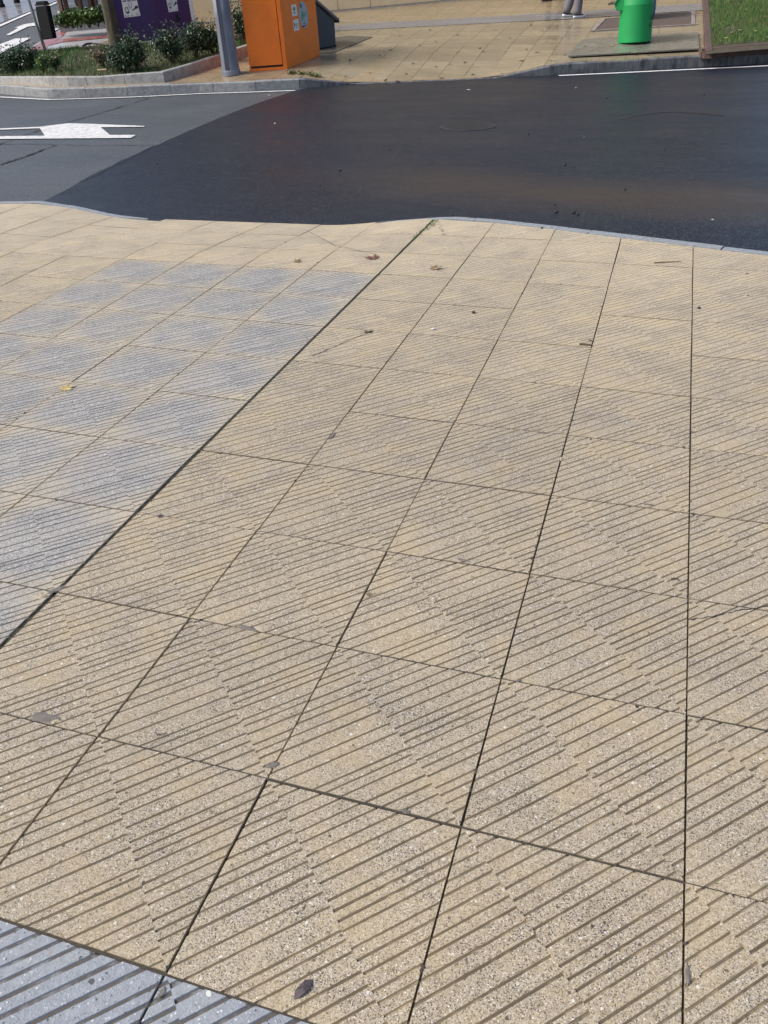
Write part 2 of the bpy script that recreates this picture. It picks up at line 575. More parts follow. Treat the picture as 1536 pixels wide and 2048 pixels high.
def tag(o, label, cat=None, group=None, kind=None):
    if label:
        o['label'] = label
    if cat:
        o['category'] = cat
    if group:
        o['group'] = group
    if kind:
        o['kind'] = kind
    return o


def thing(name, label, cat, loc=(0, 0, 0), group=None):
    o = bpy.data.objects.new(name, None)
    o.empty_display_size = 0.2
    COL.objects.link(o)
    o.location = loc
    WORLD_OF[o.name] = Matrix.Translation(V(loc))
    return tag(o, label, cat, group)


def struct(o, label=None):
    o['kind'] = 'structure'
    if label:
        o['label'] = label
    return o


def structure(name, label):
    o = bpy.data.objects.new(name, None)
    COL.objects.link(o)
    WORLD_OF[o.name] = Matrix.Identity(4)
    return struct(o, label)


# ------------------------------------------------------------------ near pavement
def near_dip(x):
    x = x / S
    return 0.085 * sstep(-8.0, -5.2, x) * (1 - sstep(-1.9, 0.0, x))


def near_z(x, y):
    return -near_dip(x) * max(0.0, min(1.0, (y / S - 8.5) / 2.5))


NEAR_KERB_PX = [(-420, 420, 0), (-160, 404, 0), (0, 403, 0), (90, 402, 0), (160, 414, -.035), (230, 430, -.07), (300, 438, -.083),
                (500, 445, -.085), (650, 450, -.085), (730, 446.5, -.068), (800, 440, -.035), (880, 434, -.005), (915, 433, 0), (1000, 440, 0),
                (1110, 452, 0), (1240, 468, 0), (1390, 486, 0), (1536, 503, 0), (1900, 548, 0), (2600, 640, 0)]
NEAR_KERB = [at(a, b, c) for a, b, c in NEAR_KERB_PX]


def kerb_y(x, line):
    if x <= line[0].x:
        return line[0].y
    for a, b in zip(line, line[1:]):
        if a.x <= x <= b.x:
            return a.y + (b.y - a.y) * (x - a.x) / (b.x - a.x)
    return line[-1].y


TW, TH = S - 0.0062, S - 0.0062
GLL = [.020, .054, .098, .139, .174, .225, .272, .309, .360, .407, .479, .535, .619, .651, .692, .755, .800, .847, .909, .955]
GUR = [.035, .083, .143, .194, .245, .290, .342, .390, .450, .514, .553, .588, .624, .684, .720, .765, .821, .857, .893, .935, .977]


def clip_rect(poly, x0, y0, x1, y1):
    for ax, lim, sg in ((0, x0, 1), (0, x1, -1), (1, y0, 1), (1, y1, -1)):
        out = []
        for i in range(len(poly)):
            a, b = poly[i], poly[(i + 1) % len(poly)]
            da, db = (a[ax] - lim) * sg, (b[ax] - lim) * sg
            if da >= 0:
                out.append(a)
            if (da >= 0) != (db >= 0):
                t = da / (da - db)
                out.append(tuple(a[k] + (b[k] - a[k]) * t for k in range(3)))
        poly = out
        if len(poly) < 3:
            return []
    return poly


def tile_mesh(name, mat, gw, depth, jit, seed, skip=0.0):
    rnd = random.Random(seed)
    Ld = math.sqrt(2) * S
    rt = math.sqrt(0.5)
    rp = 0.0014

    def prof(gs):
        out = []
        for g in gs:
            if rnd.random() < skip:
                continue
            c = g * Ld + rnd.uniform(-jit, jit)
            hw = gw / 2 * rnd.uniform(0.85, 1.15)
            out.append((c - hw, c + hw, depth * rnd.uniform(0.8, 1.1)))
        return out
    A, B = prof(GLL), prof(GUR)
    brk = {0.0, Ld}
    for P in (A, B):
        for a, b, d in P:
            brk.update((a, a + rp, b - rp, b))
    brk = sorted(brk)

    def hh(P, u):
        for a, b, d in P:
            if a <= u <= b:
                return -d * min(1.0, (u - a) / rp, (b - u) / rp)
        return 0.0
    mb = MB()
    vs = 0.003

    def pt(u, v, z):
        return (u * rt + v * rt, TH - u * rt + v * rt, z)
    eps = 1e-6
    for ua, ub in zip(brk, brk[1:]):
        if ub - ua < 1e-5:
            continue
        hs = []
        for P, v0, v1 in ((A, -0.5, vs), (B, vs, 0.5)):
            ha, hb = hh(P, ua + eps), hh(P, ub - eps)
            hs.append((ha, hb))
            poly = clip_rect([pt(ua, v0, ha), pt(ub, v0, hb), pt(ub, v1, hb), pt(ua, v1, ha)], 0, 0, TW, TH)
            if len(poly) >= 3:
                mb.face(poly)
                for i in range(len(poly)):
                    a, b = poly[i], poly[(i + 1) % len(poly)]
                    for ax, lim in ((0, 0), (0, TW), (1, 0), (1, TH)):
                        if abs(a[ax] - lim) < 1e-6 and abs(b[ax] - lim) < 1e-6:
                            mb.face([a, (a[0], a[1], -0.03), (b[0], b[1], -0.03), b])
        (a0, b0), (a1, b1) = hs
        if abs(a0 - a1) + abs(b0 - b1) > 1e-4:
            p, q = pt(ua, vs, 0), pt(ub, vs, 0)
            if -1e-6 <= p[0] <= TW and -1e-6 <= p[1] <= TH and -1e-6 <= q[0] <= TW and -1e-6 <= q[1] <= TH:
                mb.face([(p[0], p[1], a0), (q[0], q[1], b0), (q[0], q[1], b1), (p[0], p[1], a1)])
    me = mb.mesh(name, mat)
    bm = bmesh.new()
    bm.from_mesh(me)
    bmesh.ops.remove_doubles(bm, verts=bm.verts, dist=1e-5)
    bmesh.ops.recalc_face_normals(bm, faces=bm.faces)
    # up-facing tops
    lay = bm.verts.layers.float.new('relief')
    for v in bm.verts:
        v[lay] = v.co.z
    bm.to_mesh(me)
    bm.free()
    return me


YM = [[tile_mesh("paving_tile", m_yellow, gw_, dp_, 0.0016, 11 + k + 10 * q) for k in range(4)]
      for q, (gw_, dp_) in enumerate(((.0064, .0048), (.0058, .0042), (.0053, .0036), (.0047, .0030)))]
GM = [tile_mesh("paving_tile", m_grey, 0.0070, 0.0044, 0.0012, 31 + k) for k in range(3)]
BM = [tile_mesh("paving_tile", m_blue, 0.0105, 0.0045, 0.001, 51 + k, 0.10) for k in range(2)]
pavement = structure("pavement", "pavement of grooved yellow and grey concrete tiles in the foreground")

tiles = []
stuff = MB()
for j in range(-9, 24):
    for i in range(-34, 22):
        x, y = i * S, j * S
        cy_ = kerb_y(x + S / 2, NEAR_KERB)
        if y > max(kerb_y(x, NEAR_KERB), kerb_y(x + S, NEAR_KERB), cy_) - 0.03:
            continue
        ins = False
        for fx in (0, 0.5, 1):
            for fy in (0, 0.5, 1):
                q = project(V((x + fx * S, y + fy * S, 0)))
                if q and -90 < q[0] < 1626 and 0 < q[1] < 2150:
                    ins = True
        if ins:
            tiles.append((i, j))
        else:
            zz = [near_z(x + a * S, min(y + b * S, kerb_y(x + a * S, NEAR_KERB) - 0.1)) for a, b in ((0, 0), (1, 0), (1, 1), (0, 1))]
            cs = [(x + .004, y + .003), (x + S - .004, y + .003), (x + S - .004, y + S - .003), (x + .004, y + S - .003)]
            cs = [(a, min(b, kerb_y(a, NEAR_KERB) - 0.1)) for a, b in cs]
            if cs[2][1] - cs[1][1] > 0.02 or cs[3][1] - cs[0][1] > 0.02:
                stuff.face([(a, b, z_ - 0.001) for (a, b), z_ in zip(cs, zz)])
so = stuff.build("paving_field", simple("plain_yellow_concrete", (0.37, 0.315, 0.23), 0.8, 0.2, 8.0), pavement)
so['kind'] = 'stuff'
print("near tiles", len(tiles))
rt_ = random.Random(3)
for (i, j) in tiles:
    x, y = i * S, j * S
    if j <= -2:
        src = BM[(i * 3 + j) % 2]
    elif -4 <= i <= -1 and j <= 7:
        src = GM[(i * 5 + j * 3) % 3]
    else:
        src = YM[0 if j < 3 else 1 if j < 5 else 2 if j < 8 else 3][(i * 7 + j * 5 + (i * j) % 3) % 4]
    ox, oy = x + 0.0031, y + 0.0031
    if i <= -1:
        ox -= 0.013
    kmin = min(kerb_y(x, NEAR_KERB), kerb_y(x + S, NEAR_KERB), kerb_y(x + S / 2, NEAR_KERB))
    stone = not (-4.9 < x / S + 0.5 < -1.2)
    clipit = y + S > kmin - 0.12
    bend = y + S > 8.5 * S and -8.6 < x / S < 0.2
    me = src
    if clipit or bend:
        bm = bmesh.new()
        bm.from_mesh(src)
        if clipit:
            xa, xb = x - 0.02, x + S + 0.02
            xm = x + S / 2
            inset = 0.097 if stone else 0.002
            for (q0, q1) in (((xa, kerb_y(xa, NEAR_KERB)), (xb, kerb_y(xb, NEAR_KERB))),):
                dx, dy = q1[0] - q0[0], q1[1] - q0[1]
                ln = math.hypot(dx, dy)
                nx, ny = -dy / ln, dx / ln
                co = (q0[0] - ox - nx * inset, q0[1] - oy - ny * inset, 0)
                bmesh.ops.bisect_plane(bm, geom=bm.verts[:] + bm.edges[:] + bm.faces[:], plane_co=co, plane_no=(nx, ny, 0), clear_outer=True)
        if bend:
            cut = 8.5 * S - oy
            if 0.01 < cut < S - 0.01:
                bmesh.ops.bisect_plane(bm, geom=bm.verts[:] + bm.edges[:] + bm.faces[:], plane_co=(0, cut, 0), plane_no=(0, 1, 0))
            for cx in (0.125, 0.25, 0.375):
                bmesh.ops.bisect_plane(bm, geom=bm.verts[:] + bm.edges[:] + bm.faces[:], plane_co=(cx, 0, 0), plane_no=(1, 0, 0))
            for v in bm.verts:
                v.co.z += near_z(v.co.x + ox, v.co.y + oy)
        if not bm.faces:
            bm.free()
            continue
        me = bpy.data.meshes.new("paving_tile")
        bm.to_mesh(me)
        bm.free()
        me.materials.append(src.materials[0])
    o = bpy.data.objects.new("paving_tile", me)
    COL.objects.link(o)
    o.parent = pavement
    o.location = (ox + rt_.uniform(-.0013, .0013), oy + rt_.uniform(-.0013, .0013), rt_.uniform(-.0014, .0008))
    o.rotation_euler = (rt_.uniform(-.002, .002), rt_.uniform(-.002, .002), rt_.uniform(-.0028, .0028))

# bed under the tiles (the dirt seen in the joints)
mb = MB()
xs = [-17 + 0.25 * k for k in range(112)]
for xa, xb in zip(xs, xs[1:]):
    ka, kb = kerb_y(xa, NEAR_KERB) - 0.05, kerb_y(xb, NEAR_KERB) - 0.05
    ya = [-4.6, 4.0, 4.25] + [4.25 + (ka - 4.25) * t / 5 for t in range(1, 6)]
    yb = [-4.6, 4.0, 4.25] + [4.25 + (kb - 4.25) * t / 5 for t in range(1, 6)]
    for k in range(len(ya) - 1):
        mb.face([(xa, ya[k], near_z(xa, ya[k]) - 0.0085), (xb, yb[k], near_z(xb, yb[k]) - 0.0085),
                 (xb, yb[k + 1], near_z(xb, yb[k + 1]) - 0.0085), (xa, ya[k + 1], near_z(xa, ya[k + 1]) - 0.0085)])
mb.build("joint_bed", m_bed, pavement)
# dirt that fills the cross joints
mb = MB()
rj = random.Random(15)
for j in range(-6, 12):
    y0 = j * S
    x = -9.0
    prev = None
    while x < 6.0:
        fill = noise.noise(V((x * 1.3, j * 3.7, 2)))
        lim = -.9 if j < 5 else (-.35 if j < 8 else .05)
        z_ = -.0016 + rj.uniform(-.0012, .0006)
        cur = (x, y0 - .0034, y0 + .0034, z_ + near_z(x, y0)) if fill > lim and y0 < kerb_y(x, NEAR_KERB) - .2 else None
        if prev and cur:
            mb.face([(prev[0], prev[1], prev[3]), (cur[0], cur[1], cur[3]), (cur[0], cur[2], cur[3]), (prev[0], prev[2], prev[3])])
        prev = cur
        x += .04
mb.build("joint_dirt", m_bed, pavement)
# clods and crumbs caught in the joints
mb = MB()
for k in range(330):
    if rj.random() < .62:
        gi = rj.randint(-5, 5)
        cx, cy = gi * S - (.013 if gi < 0 else 0) + rj.gauss(0, .0035), rj.uniform(-1.2, 5.3)
    else:
        cx, cy = rj.uniform(-2.5, 3.0), rj.randint(-1, 10) * S + rj.gauss(0, .0035)
    if cy > kerb_y(cx, NEAR_KERB) - .15:
        continue
    r_ = rj.uniform(.0025, .0085) * (1.6 if rj.random() < .12 else 1)
    ring = []
    for q in range(8):
        a = q * math.pi / 4
        rr_ = r_ * rj.uniform(.55, 1.25)
        ring.append(V((cx + math.cos(a) * rr_, cy + math.sin(a) * rr_ * rj.uniform(.8, 1.6), near_z(cx, cy) - .0015)))
    top_ = V((cx, cy, near_z(cx, cy) + r_ * .35))
    for q in range(8):
        mb.face([ring[q], ring[(q + 1) % 8], top_])
mb.build("joint_crumbs", m_bed, pavement)['kind'] = 'stuff'
# the wide mossy joint between the grey and the yellow tiles
mb = MB()
rj = random.Random(5)
yy = -3.0
prev = None
while yy < 5.42:
    wl_ = 0.0185 + rj.uniform(-.003, .003)
    wr_ = 0.0075 + rj.uniform(-.003, .004)
    z_ = -0.0045 + rj.uniform(-.003, .0015)
    cur = (yy, -0.003 - wl_, -0.003 + wr_, z_)
    if prev:
        mb.face([(prev[1], prev[0], prev[3]), (prev[2], prev[0], prev[3] - .001), (cur[2], cur[0], cur[3] - .001), (cur[1], cur[0], cur[3])])
    prev = cur
    yy += 0.035
mb.build("joint_moss", m_moss, pavement)


# ------------------------------------------------------------------ kerbs
def along(line, step, x0=None, x1=None):
    """split a polyline into pieces of about step metres, each a list of points"""
    L_ = [0]
    for a, b in zip(line, line[1:]):
        L_.append(L_[-1] + (b - a).length)

    def ev(s):
        for k in range(len(line) - 1):
            if s <= L_[k + 1] or k == len(line) - 2:
                return line[k].lerp(line[k + 1], (s - L_[k]) / max(1e-9, L_[k + 1] - L_[k]))
    n = max(1, round(L_[-1] / step))
    out = []
    for k in range(n):
        a, b = L_[-1] * k / n + 0.004, L_[-1] * (k + 1) / n - 0.004
        out.append([ev(a + (b - a) * q / 6) for q in range(7)])
    return out


kerb_near = structure("kerb", "pale granite kerb edging the foreground pavement")
rk = random.Random(9)
for seg in (NEAR_KERB[:7], NEAR_KERB[9:]):
    for pc in along(seg, 0.98):
        mb = MB()
        rg = []
        dz = rk.uniform(-.002, .004)
        for k, p in enumerate(pc):
            t = (pc[min(k + 1, 6)] - pc[max(k - 1, 0)]).normalized()
            n = V((-t.y, t.x, 0)).normalized()
            z = p.z + 0.004 + dz
            taper = min(1.0, max(0.15, (abs(p.x / S + 3.0) - 1.9) / 1.2))
            wi = 0.094 * taper
            o_ = p - n * wi
            rg.append([V((o_.x, o_.y, ROAD_Z - .05)), V((o_.x, o_.y, z)), V((p.x - n.x * .012, p.y - n.y * .012, z)), V((p.x, p.y, z - .012)), V((p.x, p.y, ROAD_Z - .05))])
        mb.rings(rg)
        mb.build("kerb_stone", m_kerb_near, kerb_near)

FAR_BASE = [(-520, 196, .17), (-260, 180, .17), (0, 187.5, .17), (99, 196.6, .17), (167, 195, .17), (271, 191, .17), (400, 185, .17), (504, 182, .17), (610, 176.5, .168),
            (660, 173, .10), (712, 169, .03), (760, 167, .024), (895, 161.5, .022), (994, 157, .024), (1045, 154, .10), (1098, 151.5, .18), (1136, 149, .19),
            (1396, 135, .20), (1536, 128, .20), (1900, 110, .20), (2500, 84, .2)]
FARK = [at(a, b, ROAD_Z) + V((0, 0, h)) for a, b, h in FAR_BASE]
kerb_far = structure("kerb", "weathered granite kerb on the far side of the road, lowered at the crossing")
for n_, pc in enumerate(along(FARK, 0.86)):
    mb = MB()
    rg = []
    dz = rk.uniform(-.006, .006)
    for k, p in enumerate(pc):
        t = (pc[min(k + 1, 6)] - pc[max(k - 1, 0)]).normalized()
        n = V((-t.y, t.x, 0)).normalized()
        o_ = p + n * 0.13
        zt = p.z + dz
        rg.append([V((p.x, p.y, ROAD_Z - .05)), V((p.x, p.y, zt - .02)), V((p.x + n.x * .02, p.y + n.y * .02, zt)), V((o_.x, o_.y, zt + .004)), V((o_.x, o_.y, ROAD_Z - .05))])
    mb.rings([list(reversed(r)) for r in rg])
    mid = pc[3]
    q = project(mid)
    mb.build("kerb_stone", m_kerb_dark if q and q[0] > 560 else m_kerb, kerb_far)


def far_kerb_at(x):
    for a, b in zip(FARK, FARK[1:]):
        if a.x <= x <= b.x:
            return a.lerp(b, (x - a.x) / (b.x - a.x))
    return FARK[0] if x < FARK[0].x else FARK[-1]


def pave_z(x, y):
    """height of the far pavement: the slope, easing down to the lowered kerb"""
    k = far_kerb_at(x)
    d = max(0.0, (y - k.y) * 0.95)
    base = far_z(x, y)
    gap = far_z(k.x, k.y) - k.z
    s0 = sstep(-0.8, 2.6, 0.13)
    return base - gap * (1 - max(0.0, (sstep(-0.8, 2.6, d) - s0) / (1 - s0)))


# ------------------------------------------------------------------ road
m_soil = simple("ground_soil", (0.13, 0.11, 0.085), 0.9, 0.3, 0.5, 0.2)
mb = MB()
far_e = [(k.x, k.y + 0.05) for k in FARK]
mb.face([(-60, -30, ROAD_Z - .06), (80, -30, ROAD_Z - .06), (80, 18, ROAD_Z - .06), (-60, 18, ROAD_Z - .06)])
struct(mb.build("ground", m_soil), "bare ground beneath the street")
mb = MB()
NX = [p.x for p in NEAR_KERB]
FX = [p.x for p in FARK]
grid = [-17.5 + 0.5 * k for k in range(62)]
for xa, xb in zip(grid, grid[1:]):
    mb.face([(xa, kerb_y(xa, NEAR_KERB) - .06, ROAD_Z), (xb, kerb_y(xb, NEAR_KERB) - .06, ROAD_Z), (xb, far_kerb_at(xb).y + .06, ROAD_Z), (xa, far_kerb_at(xa).y + .06, ROAD_Z)])
struct(mb.build("road", m_asph_old), "old grey asphalt road between the two pavements")
seam = [at(a, b, ROAD_Z) for a, b in ((92, 402), (160, 366), (230, 331), (310, 293), (400, 253), (470, 224), (532, 201), (590, 182), (650, 168))]
seam2 = [seam[0]]
for a, b in zip(seam, seam[1:]):
    for t in (0.25, 0.5, 0.75, 1.0):
        p = a.lerp(b, t)
        seam2.append(p + V((random.uniform(-.012, .012), random.uniform(-.01, .01), 0)))
mb = MB()
rz = ROAD_Z + 0.006
gx = [15.0]
ys = [p.y for p in seam2]


def seam_x(y):
    if y <= seam2[0].y:
        return seam2[0].x
    for a, b in zip(seam2, seam2[1:]):
        if a.y <= y <= b.y:
            return a.x + (b.x - a.x) * (y - a.y) / max(1e-6, b.y - a.y)
    return seam2[-1].x


cols = sorted(set([-5.4 + 0.1 * k for k in range(20)] + [-3.5 + 0.5 * k for k in range(36)]))
y_lo = min(p.y for p in NEAR_KERB) - .2
rows = sorted(set([y_lo + 0.12 * k for k in range(180)]))
for ya, yb in zip(rows, rows[1:]):
    if ya > 19:
        break
    xa0, xb0 = seam_x(ya), seam_x(yb)
    xs_ = [k * 0.5 for k in range(-12, 31)]
    pa, pb = [xa0] + [x for x in xs_ if x > max(xa0, xb0) + .05], [xb0] + [x for x in xs_ if x > max(xa0, xb0) + .05]
    for k in range(len(pa) - 1):
        quad = [(pa[k], ya), (pa[k + 1], ya), (pb[k + 1], yb), (pb[k], yb)]
        mxx = (pa[k] + pa[k + 1]) / 2
        ny, fy = kerb_y(mxx, NEAR_KERB), far_kerb_at(mxx).y
        if yb < ny - .06 or ya > fy + 0.06:
            continue
        mb.face([(a, max(min(b, far_kerb_at(a).y + .06), kerb_y(a, NEAR_KERB) - .06), rz) for a, b in quad])
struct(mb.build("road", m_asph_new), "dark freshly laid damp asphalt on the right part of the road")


def strip(mb, pts, wd, z, rnd=None, jit=0.0):
    pts = [V((p.x, p.y, 0)) for p in pts]
    L_, R_ = [], []
    for k, p in enumerate(pts):
        t = (pts[min(k + 1, len(pts) - 1)] - pts[max(k - 1, 0)]).normalized()
        n = V((-t.y, t.x, 0))
        wv = wd * (1 + (rnd.uniform(-jit, jit) if rnd else 0)) / 2
        L_.append(p + n * wv)
        R_.append(p - n * wv)
    for k in range(len(pts) - 1):
        mb.face([(R_[k].x, R_[k].y, z), (R_[k + 1].x, R_[k + 1].y, z), (L_[k + 1].x, L_[k + 1].y, z), (L_[k].x, L_[k].y, z)])


def jag(pts, n, amp, rnd):
    out = [pts[0]]
    for a, b in zip(pts, pts[1:]):
        for t in range(1, n + 1):
            out.append(a.lerp(b, t / n) + (V((rnd.uniform(-amp, amp), rnd.uniform(-amp, amp), 0)) if t < n else V((0, 0, 0))))
    return out


R = lambda *pp: [at(a, b, ROAD_Z) for a, b in pp]
rc = random.Random(21)
road_old = [o for o in COL.objects if o.name == "road"][0]
for pts, wd in ((R((300, 196), (285, 201), (200, 227), (147, 242), (80, 261), (0, 289), (-60, 310)), .022), (R((0, 331), (50, 314), (110, 292)), .032), (R((-40, 290), (60, 289), (180, 292), (345, 291)), .016)):
    mb = MB()
    strip(mb, jag(pts, 9, .014, rc), wd, ROAD_Z + .009, rc, .7)
    mb.build("crack", m_crack, road_old)
# dark worn band along the seam
mb = MB()
strip(mb, jag(seam[1:4], 8, .008, rc), .05, ROAD_Z + .0085, rc, .5)
mb.build("seam_tar", m_asph_new, road_old)


def marking(name, label, polys, mat, z, parent=None):
    mb = MB()
    for p in polys:
        mb.face([(q.x, q.y, z if z is not None else q.z) for q in p])
    o = mb.build(name, mat, parent)
    return struct(o, label)


mb = MB()
strip(mb, [at(a, b, ROAD_Z) for a, b in ((-260, 189), (0, 195), (99, 200.3), (167, 198.5), (271, 195), (400, 188.5), (504, 185.3), (590, 182.3))], .115, ROAD_Z + .012, rc, .15)
struct(mb.build("edge_line", m_paint), "white edge line along the left far kerb")
mb = MB()
strip(mb, [at(a, b, ROAD_Z) for a, b in ((1117, 152.3), (1200, 148.6), (1300, 143.8), (1420, 138.2), (1536, 132.6), (1900, 114.5))], .13, ROAD_Z + .012)
struct(mb.build("edge_line", m_paint_clean), "clean white edge line along the right far kerb")
arrow = [(-40, 260), (0, 258.5), (80, 255), (135, 248), (175, 249), (289, 253.5), (289, 255), (202, 256), (220, 271.5), (272, 271.5), (262, 277.5), (0, 279.5), (-40, 280), (-40, 275), (0, 274), (90, 273), (80, 258), (0, 261), (-40, 263)]
struct(marking("road_arrow", "white turn arrow painted on the old asphalt", [R(*arrow)], m_paint, ROAD_Z + .012))

# ------------------------------------------------------------------ far pavement
COLX0 = (-2.67) * S
pav2 = structure("pavement", "wet yellow tiled pavement beyond the road")
mb = MB()
gxs = [-12 + 0.5 * k for k in range(50)]
for xa, xb in zip(gxs, gxs[1:]):
    da = [0.06, 0.4, 0.8, 1.2, 1.6, 3, 6, 12, 30]
    for k in range(len(da) - 1):
        q = []
        for x, d in ((xa, da[k]), (xb, da[k]), (xb, da[k + 1]), (xa, da[k + 1])):
            y = far_kerb_at(x).y + d
            q.append((x, y, pave_z(x, y) - .006))
        mb.face(q)
mb.build("paving_field", m_wet_joint, pav2)['kind'] = 'stuff'
# single tiles where they can be told apart
n_far = 0
for i in range(-18, 14):
    for j in range(27, 46):
        x0, x1 = COLX0 + i * S, COLX0 + (i + 1) * S
        sh = 0.333 if i >= 2 else 0.0

        def ysh(x):
            return (x - (COLX0 + 2 * S)) * sh
        cs = [(x0, j * S + ysh(x0)), (x1, j * S + ysh(x1)), (x1, (j + 1) * S + ysh(x1)), (x0, (j + 1) * S + ysh(x0))]
        cx = sum(c[0] for c in cs) / 4
        cy = sum(c[1] for c in cs) / 4
        kk = far_kerb_at(cx)
        if cs[3][1] < far_kerb_at(x0).y + 0.2 or cs[2][1] < far_kerb_at(x1).y + .2:
            continue
        q = project(V((cx, cy, far_z(cx, cy))))
        if not q or not (-30 < q[0] < 1580 and 40 < q[1] < 175):
            continue
        if q[0] < 480 and q[0] < 480 - (150 - q[1]) * 0.2:
            continue
        if q[0] < 345:
            continue
        g_ = .0045
        pts = []
        for (x, y), (sx, sy) in zip(cs, ((1, 1), (-1, 1), (-1, -1), (1, -1))):
            yk = far_kerb_at(x).y + 0.135
            y2 = max(y + sy * g_, yk)
            pts.append(V((x + sx * g_, y2, pave_z(x, y2) + random.uniform(-.0008, .0008))))
        if (pts[3].y - pts[0].y) + (pts[2].y - pts[1].y) < .12:
            continue
        mb = MB()
        c0 = pts[0].copy()
        mb.prism([p - V((0, 0, .02)) for p in pts], .02, bottom=False)
        blue = 14.6 + 0.29 * cx + 5.1 < cy < 14.6 + 0.29 * cx + 5.7
        o = mb.build("paving_tile", m_wet, pav2)
        n_far += 1
print("far tiles", n_far)
# the grey band that crosses the far pavement
mb = MB()
top = [(600, 56), (700, 49), (800, 43), (900, 37), (1000, 32), (1130, 24), (1250, 16), (1410, 6)]
bot = [(600, 66), (700, 60), (800, 55), (900, 50), (1000, 45), (1130, 38), (1250, 30), (1410, 20)]
for k in range(len(top) - 1):
    q = [fa(*bot[k], .006), fa(*bot[k + 1], .006), fa(*top[k + 1], .006), fa(*top[k], .006)]
    mb.face(q)
struct(mb.build("paving_band", m_wet_grey, None), "grey tiled band crossing the far yellow pavement")

# land on the far left: street, path and pavement behind the planter
mb = MB()
for (xa, xb) in zip([-60, -40, -24, -18, -14, -10.9], [-40, -24, -18, -14, -10.9, -6.0]):
    yk = lambda x: far_kerb_at(x).y + .1
    for ya, yb in ((1.4, 3), (3, 10), (10, 40)):
        mb.face([(x, yk(x) + d, far_z(x, yk(x) + d) - .03) for x, d in ((xa, ya), (xb, ya), (xb, yb), (xa, yb))])
ms_ = MB()
for k in range(-96, -45):
    q = []
    for x, d in ((k * .25, .1), (k * .25 + .25, .1), (k * .25 + .25, 1.5), (k * .25, 1.5)):
        kk = far_kerb_at(x)
        q.append((x, kk.y + d, kk.z - .006))
    ms_.face(q)
struct(ms_.build("pavement", m_planter), "narrow strip of pale paving between the left kerb and the long planter")
struct(mb.build("road", m_asph_far), "side street asphalt in the far left background")


def sheet(name, px, mat, dz, label):
    mb = MB()
    mb.face([fa(a, b, dz) for a, b in px])
    return struct(mb.build(name, mat), label)


sheet("path", [(36, 118), (52, 100), (122, 58), (150, 50), (260, 40), (420, 60), (470, 95), (330, 118), (150, 122)], m_path, -.02, "pale paved refuge behind the planter")
sheet("path", [(50, 104), (116, 62), (130, 55), (133, 63), (122, 76), (100, 86), (88, 105)], m_red, -.014, "red paved ramp at the end of the pale refuge")
sheet("path", [(100, 85), (122, 78), (240, 68), (240, 73), (124, 84), (96, 91)], m_red, -.009, "narrow red paved strip across the pale refuge")
sheet("pavement", [(-120, 78), (0, 46), (60, 22), (116, 0), (160, -22), (60, -24), (-200, -5)], m_farpave, -.02, "grey pavement beyond the side street at top left")
for nm, px, lb in (("edge_line", [(-60, 70), (0, 49), (62, 23), (62, 26), (0, 53), (-60, 75)], "thin white line along the far side of the side street"),
                   ("edge_line", [(88, 14), (125, -2), (132, -5), (132, -3), (125, 1), (90, 16)], "short white line end beyond the black litter bin"),
                   ("road_marking", [(12, 70), (36, 56), (30, 55), (50, 48), (70, 45), (71, 51), (56, 53), (20, 70)], "white arrow on the side street behind the signpost"),
                   ("road_marking", [(-70, 128), (-20, 96), (30, 77), (62, 75), (52, 81), (0, 107), (-40, 140)], "broad white zebra bar on the side street at left"),
                   ("road_marking", [(104, 60), (112, 57), (118, 57), (104, 65)], "small white mark on the side street beside the litter bin")):
    sheet(nm, px, m_paint, -.012, lb)

# ------------------------------------------------------------------ planting
m_leafs = []
for nm, a, bcol in (("dark_leaf", (0.020, 0.045, 0.024), (0.048, 0.085, 0.050)), ("mid_leaf", (0.035, 0.075, 0.022), (0.07, 0.13, 0.04)), ("bright_leaf", (0.06, 0.12, 0.025), (0.12, 0.20, 0.05)), ("dry_leaf", (0.11, 0.075, 0.04), (0.2, 0.14, 0.08)),
                    ("grass_blade", (0.022, 0.085, 0.010), (0.055, 0.15, 0.022)), ("bright_grass", (0.055, 0.13, 0.02), (0.11, 0.20, 0.035)), ("straw", (0.14, 0.10, 0.055), (0.22, 0.17, 0.10))):
    m, nt, N, L, b = nodes(nm)
    geo = N.new('ShaderNodeNewGeometry')
    r = ramp(N, [(0, a), (1, bcol)])
    L.new(geo.outputs['Random Per Island'], r.inputs[0])
    L.new(r.outputs[0], b.inputs['Base Color'])
    b.inputs['Roughness'].default_value = 0.38 if 'leaf' in nm else 0.6
    m_leafs.append(m)
M_DARK, M_MID, M_BRIGHT, M_DRY, M_GRASS, M_GRASS2, M_STRAW = m_leafs
m_bark = simple("bark", (0.085, 0.070, 0.047), 0.9, 0.6, 14.0, 1.0, dirt=(0.03, 0.034, 0.018), dirt_amt=0.7, stretch=(1, 1, 0.3))
m_stem = simple("stem", (0.09, 0.07, 0.045), 0.9, 0.4, 30.0, 0.3)
m_earth = simple("planter_soil", (0.055, 0.048, 0.028), 0.95, 0.45, 9.0, 0.7, dirt=(0.10, 0.08, 0.05), dirt_amt=0.5)


def leaf_quad(mb, p, d, up, ln, wd, mi=0):
    s = d.cross(up)
    if s.length < 1e-4:
        s = V((1, 0, 0))
    s = s.normalized() * wd
    m = p + d * ln * 0.5 + up * ln * 0.06
    mb.face([p, m + s, p + d * ln, m - s], mi)


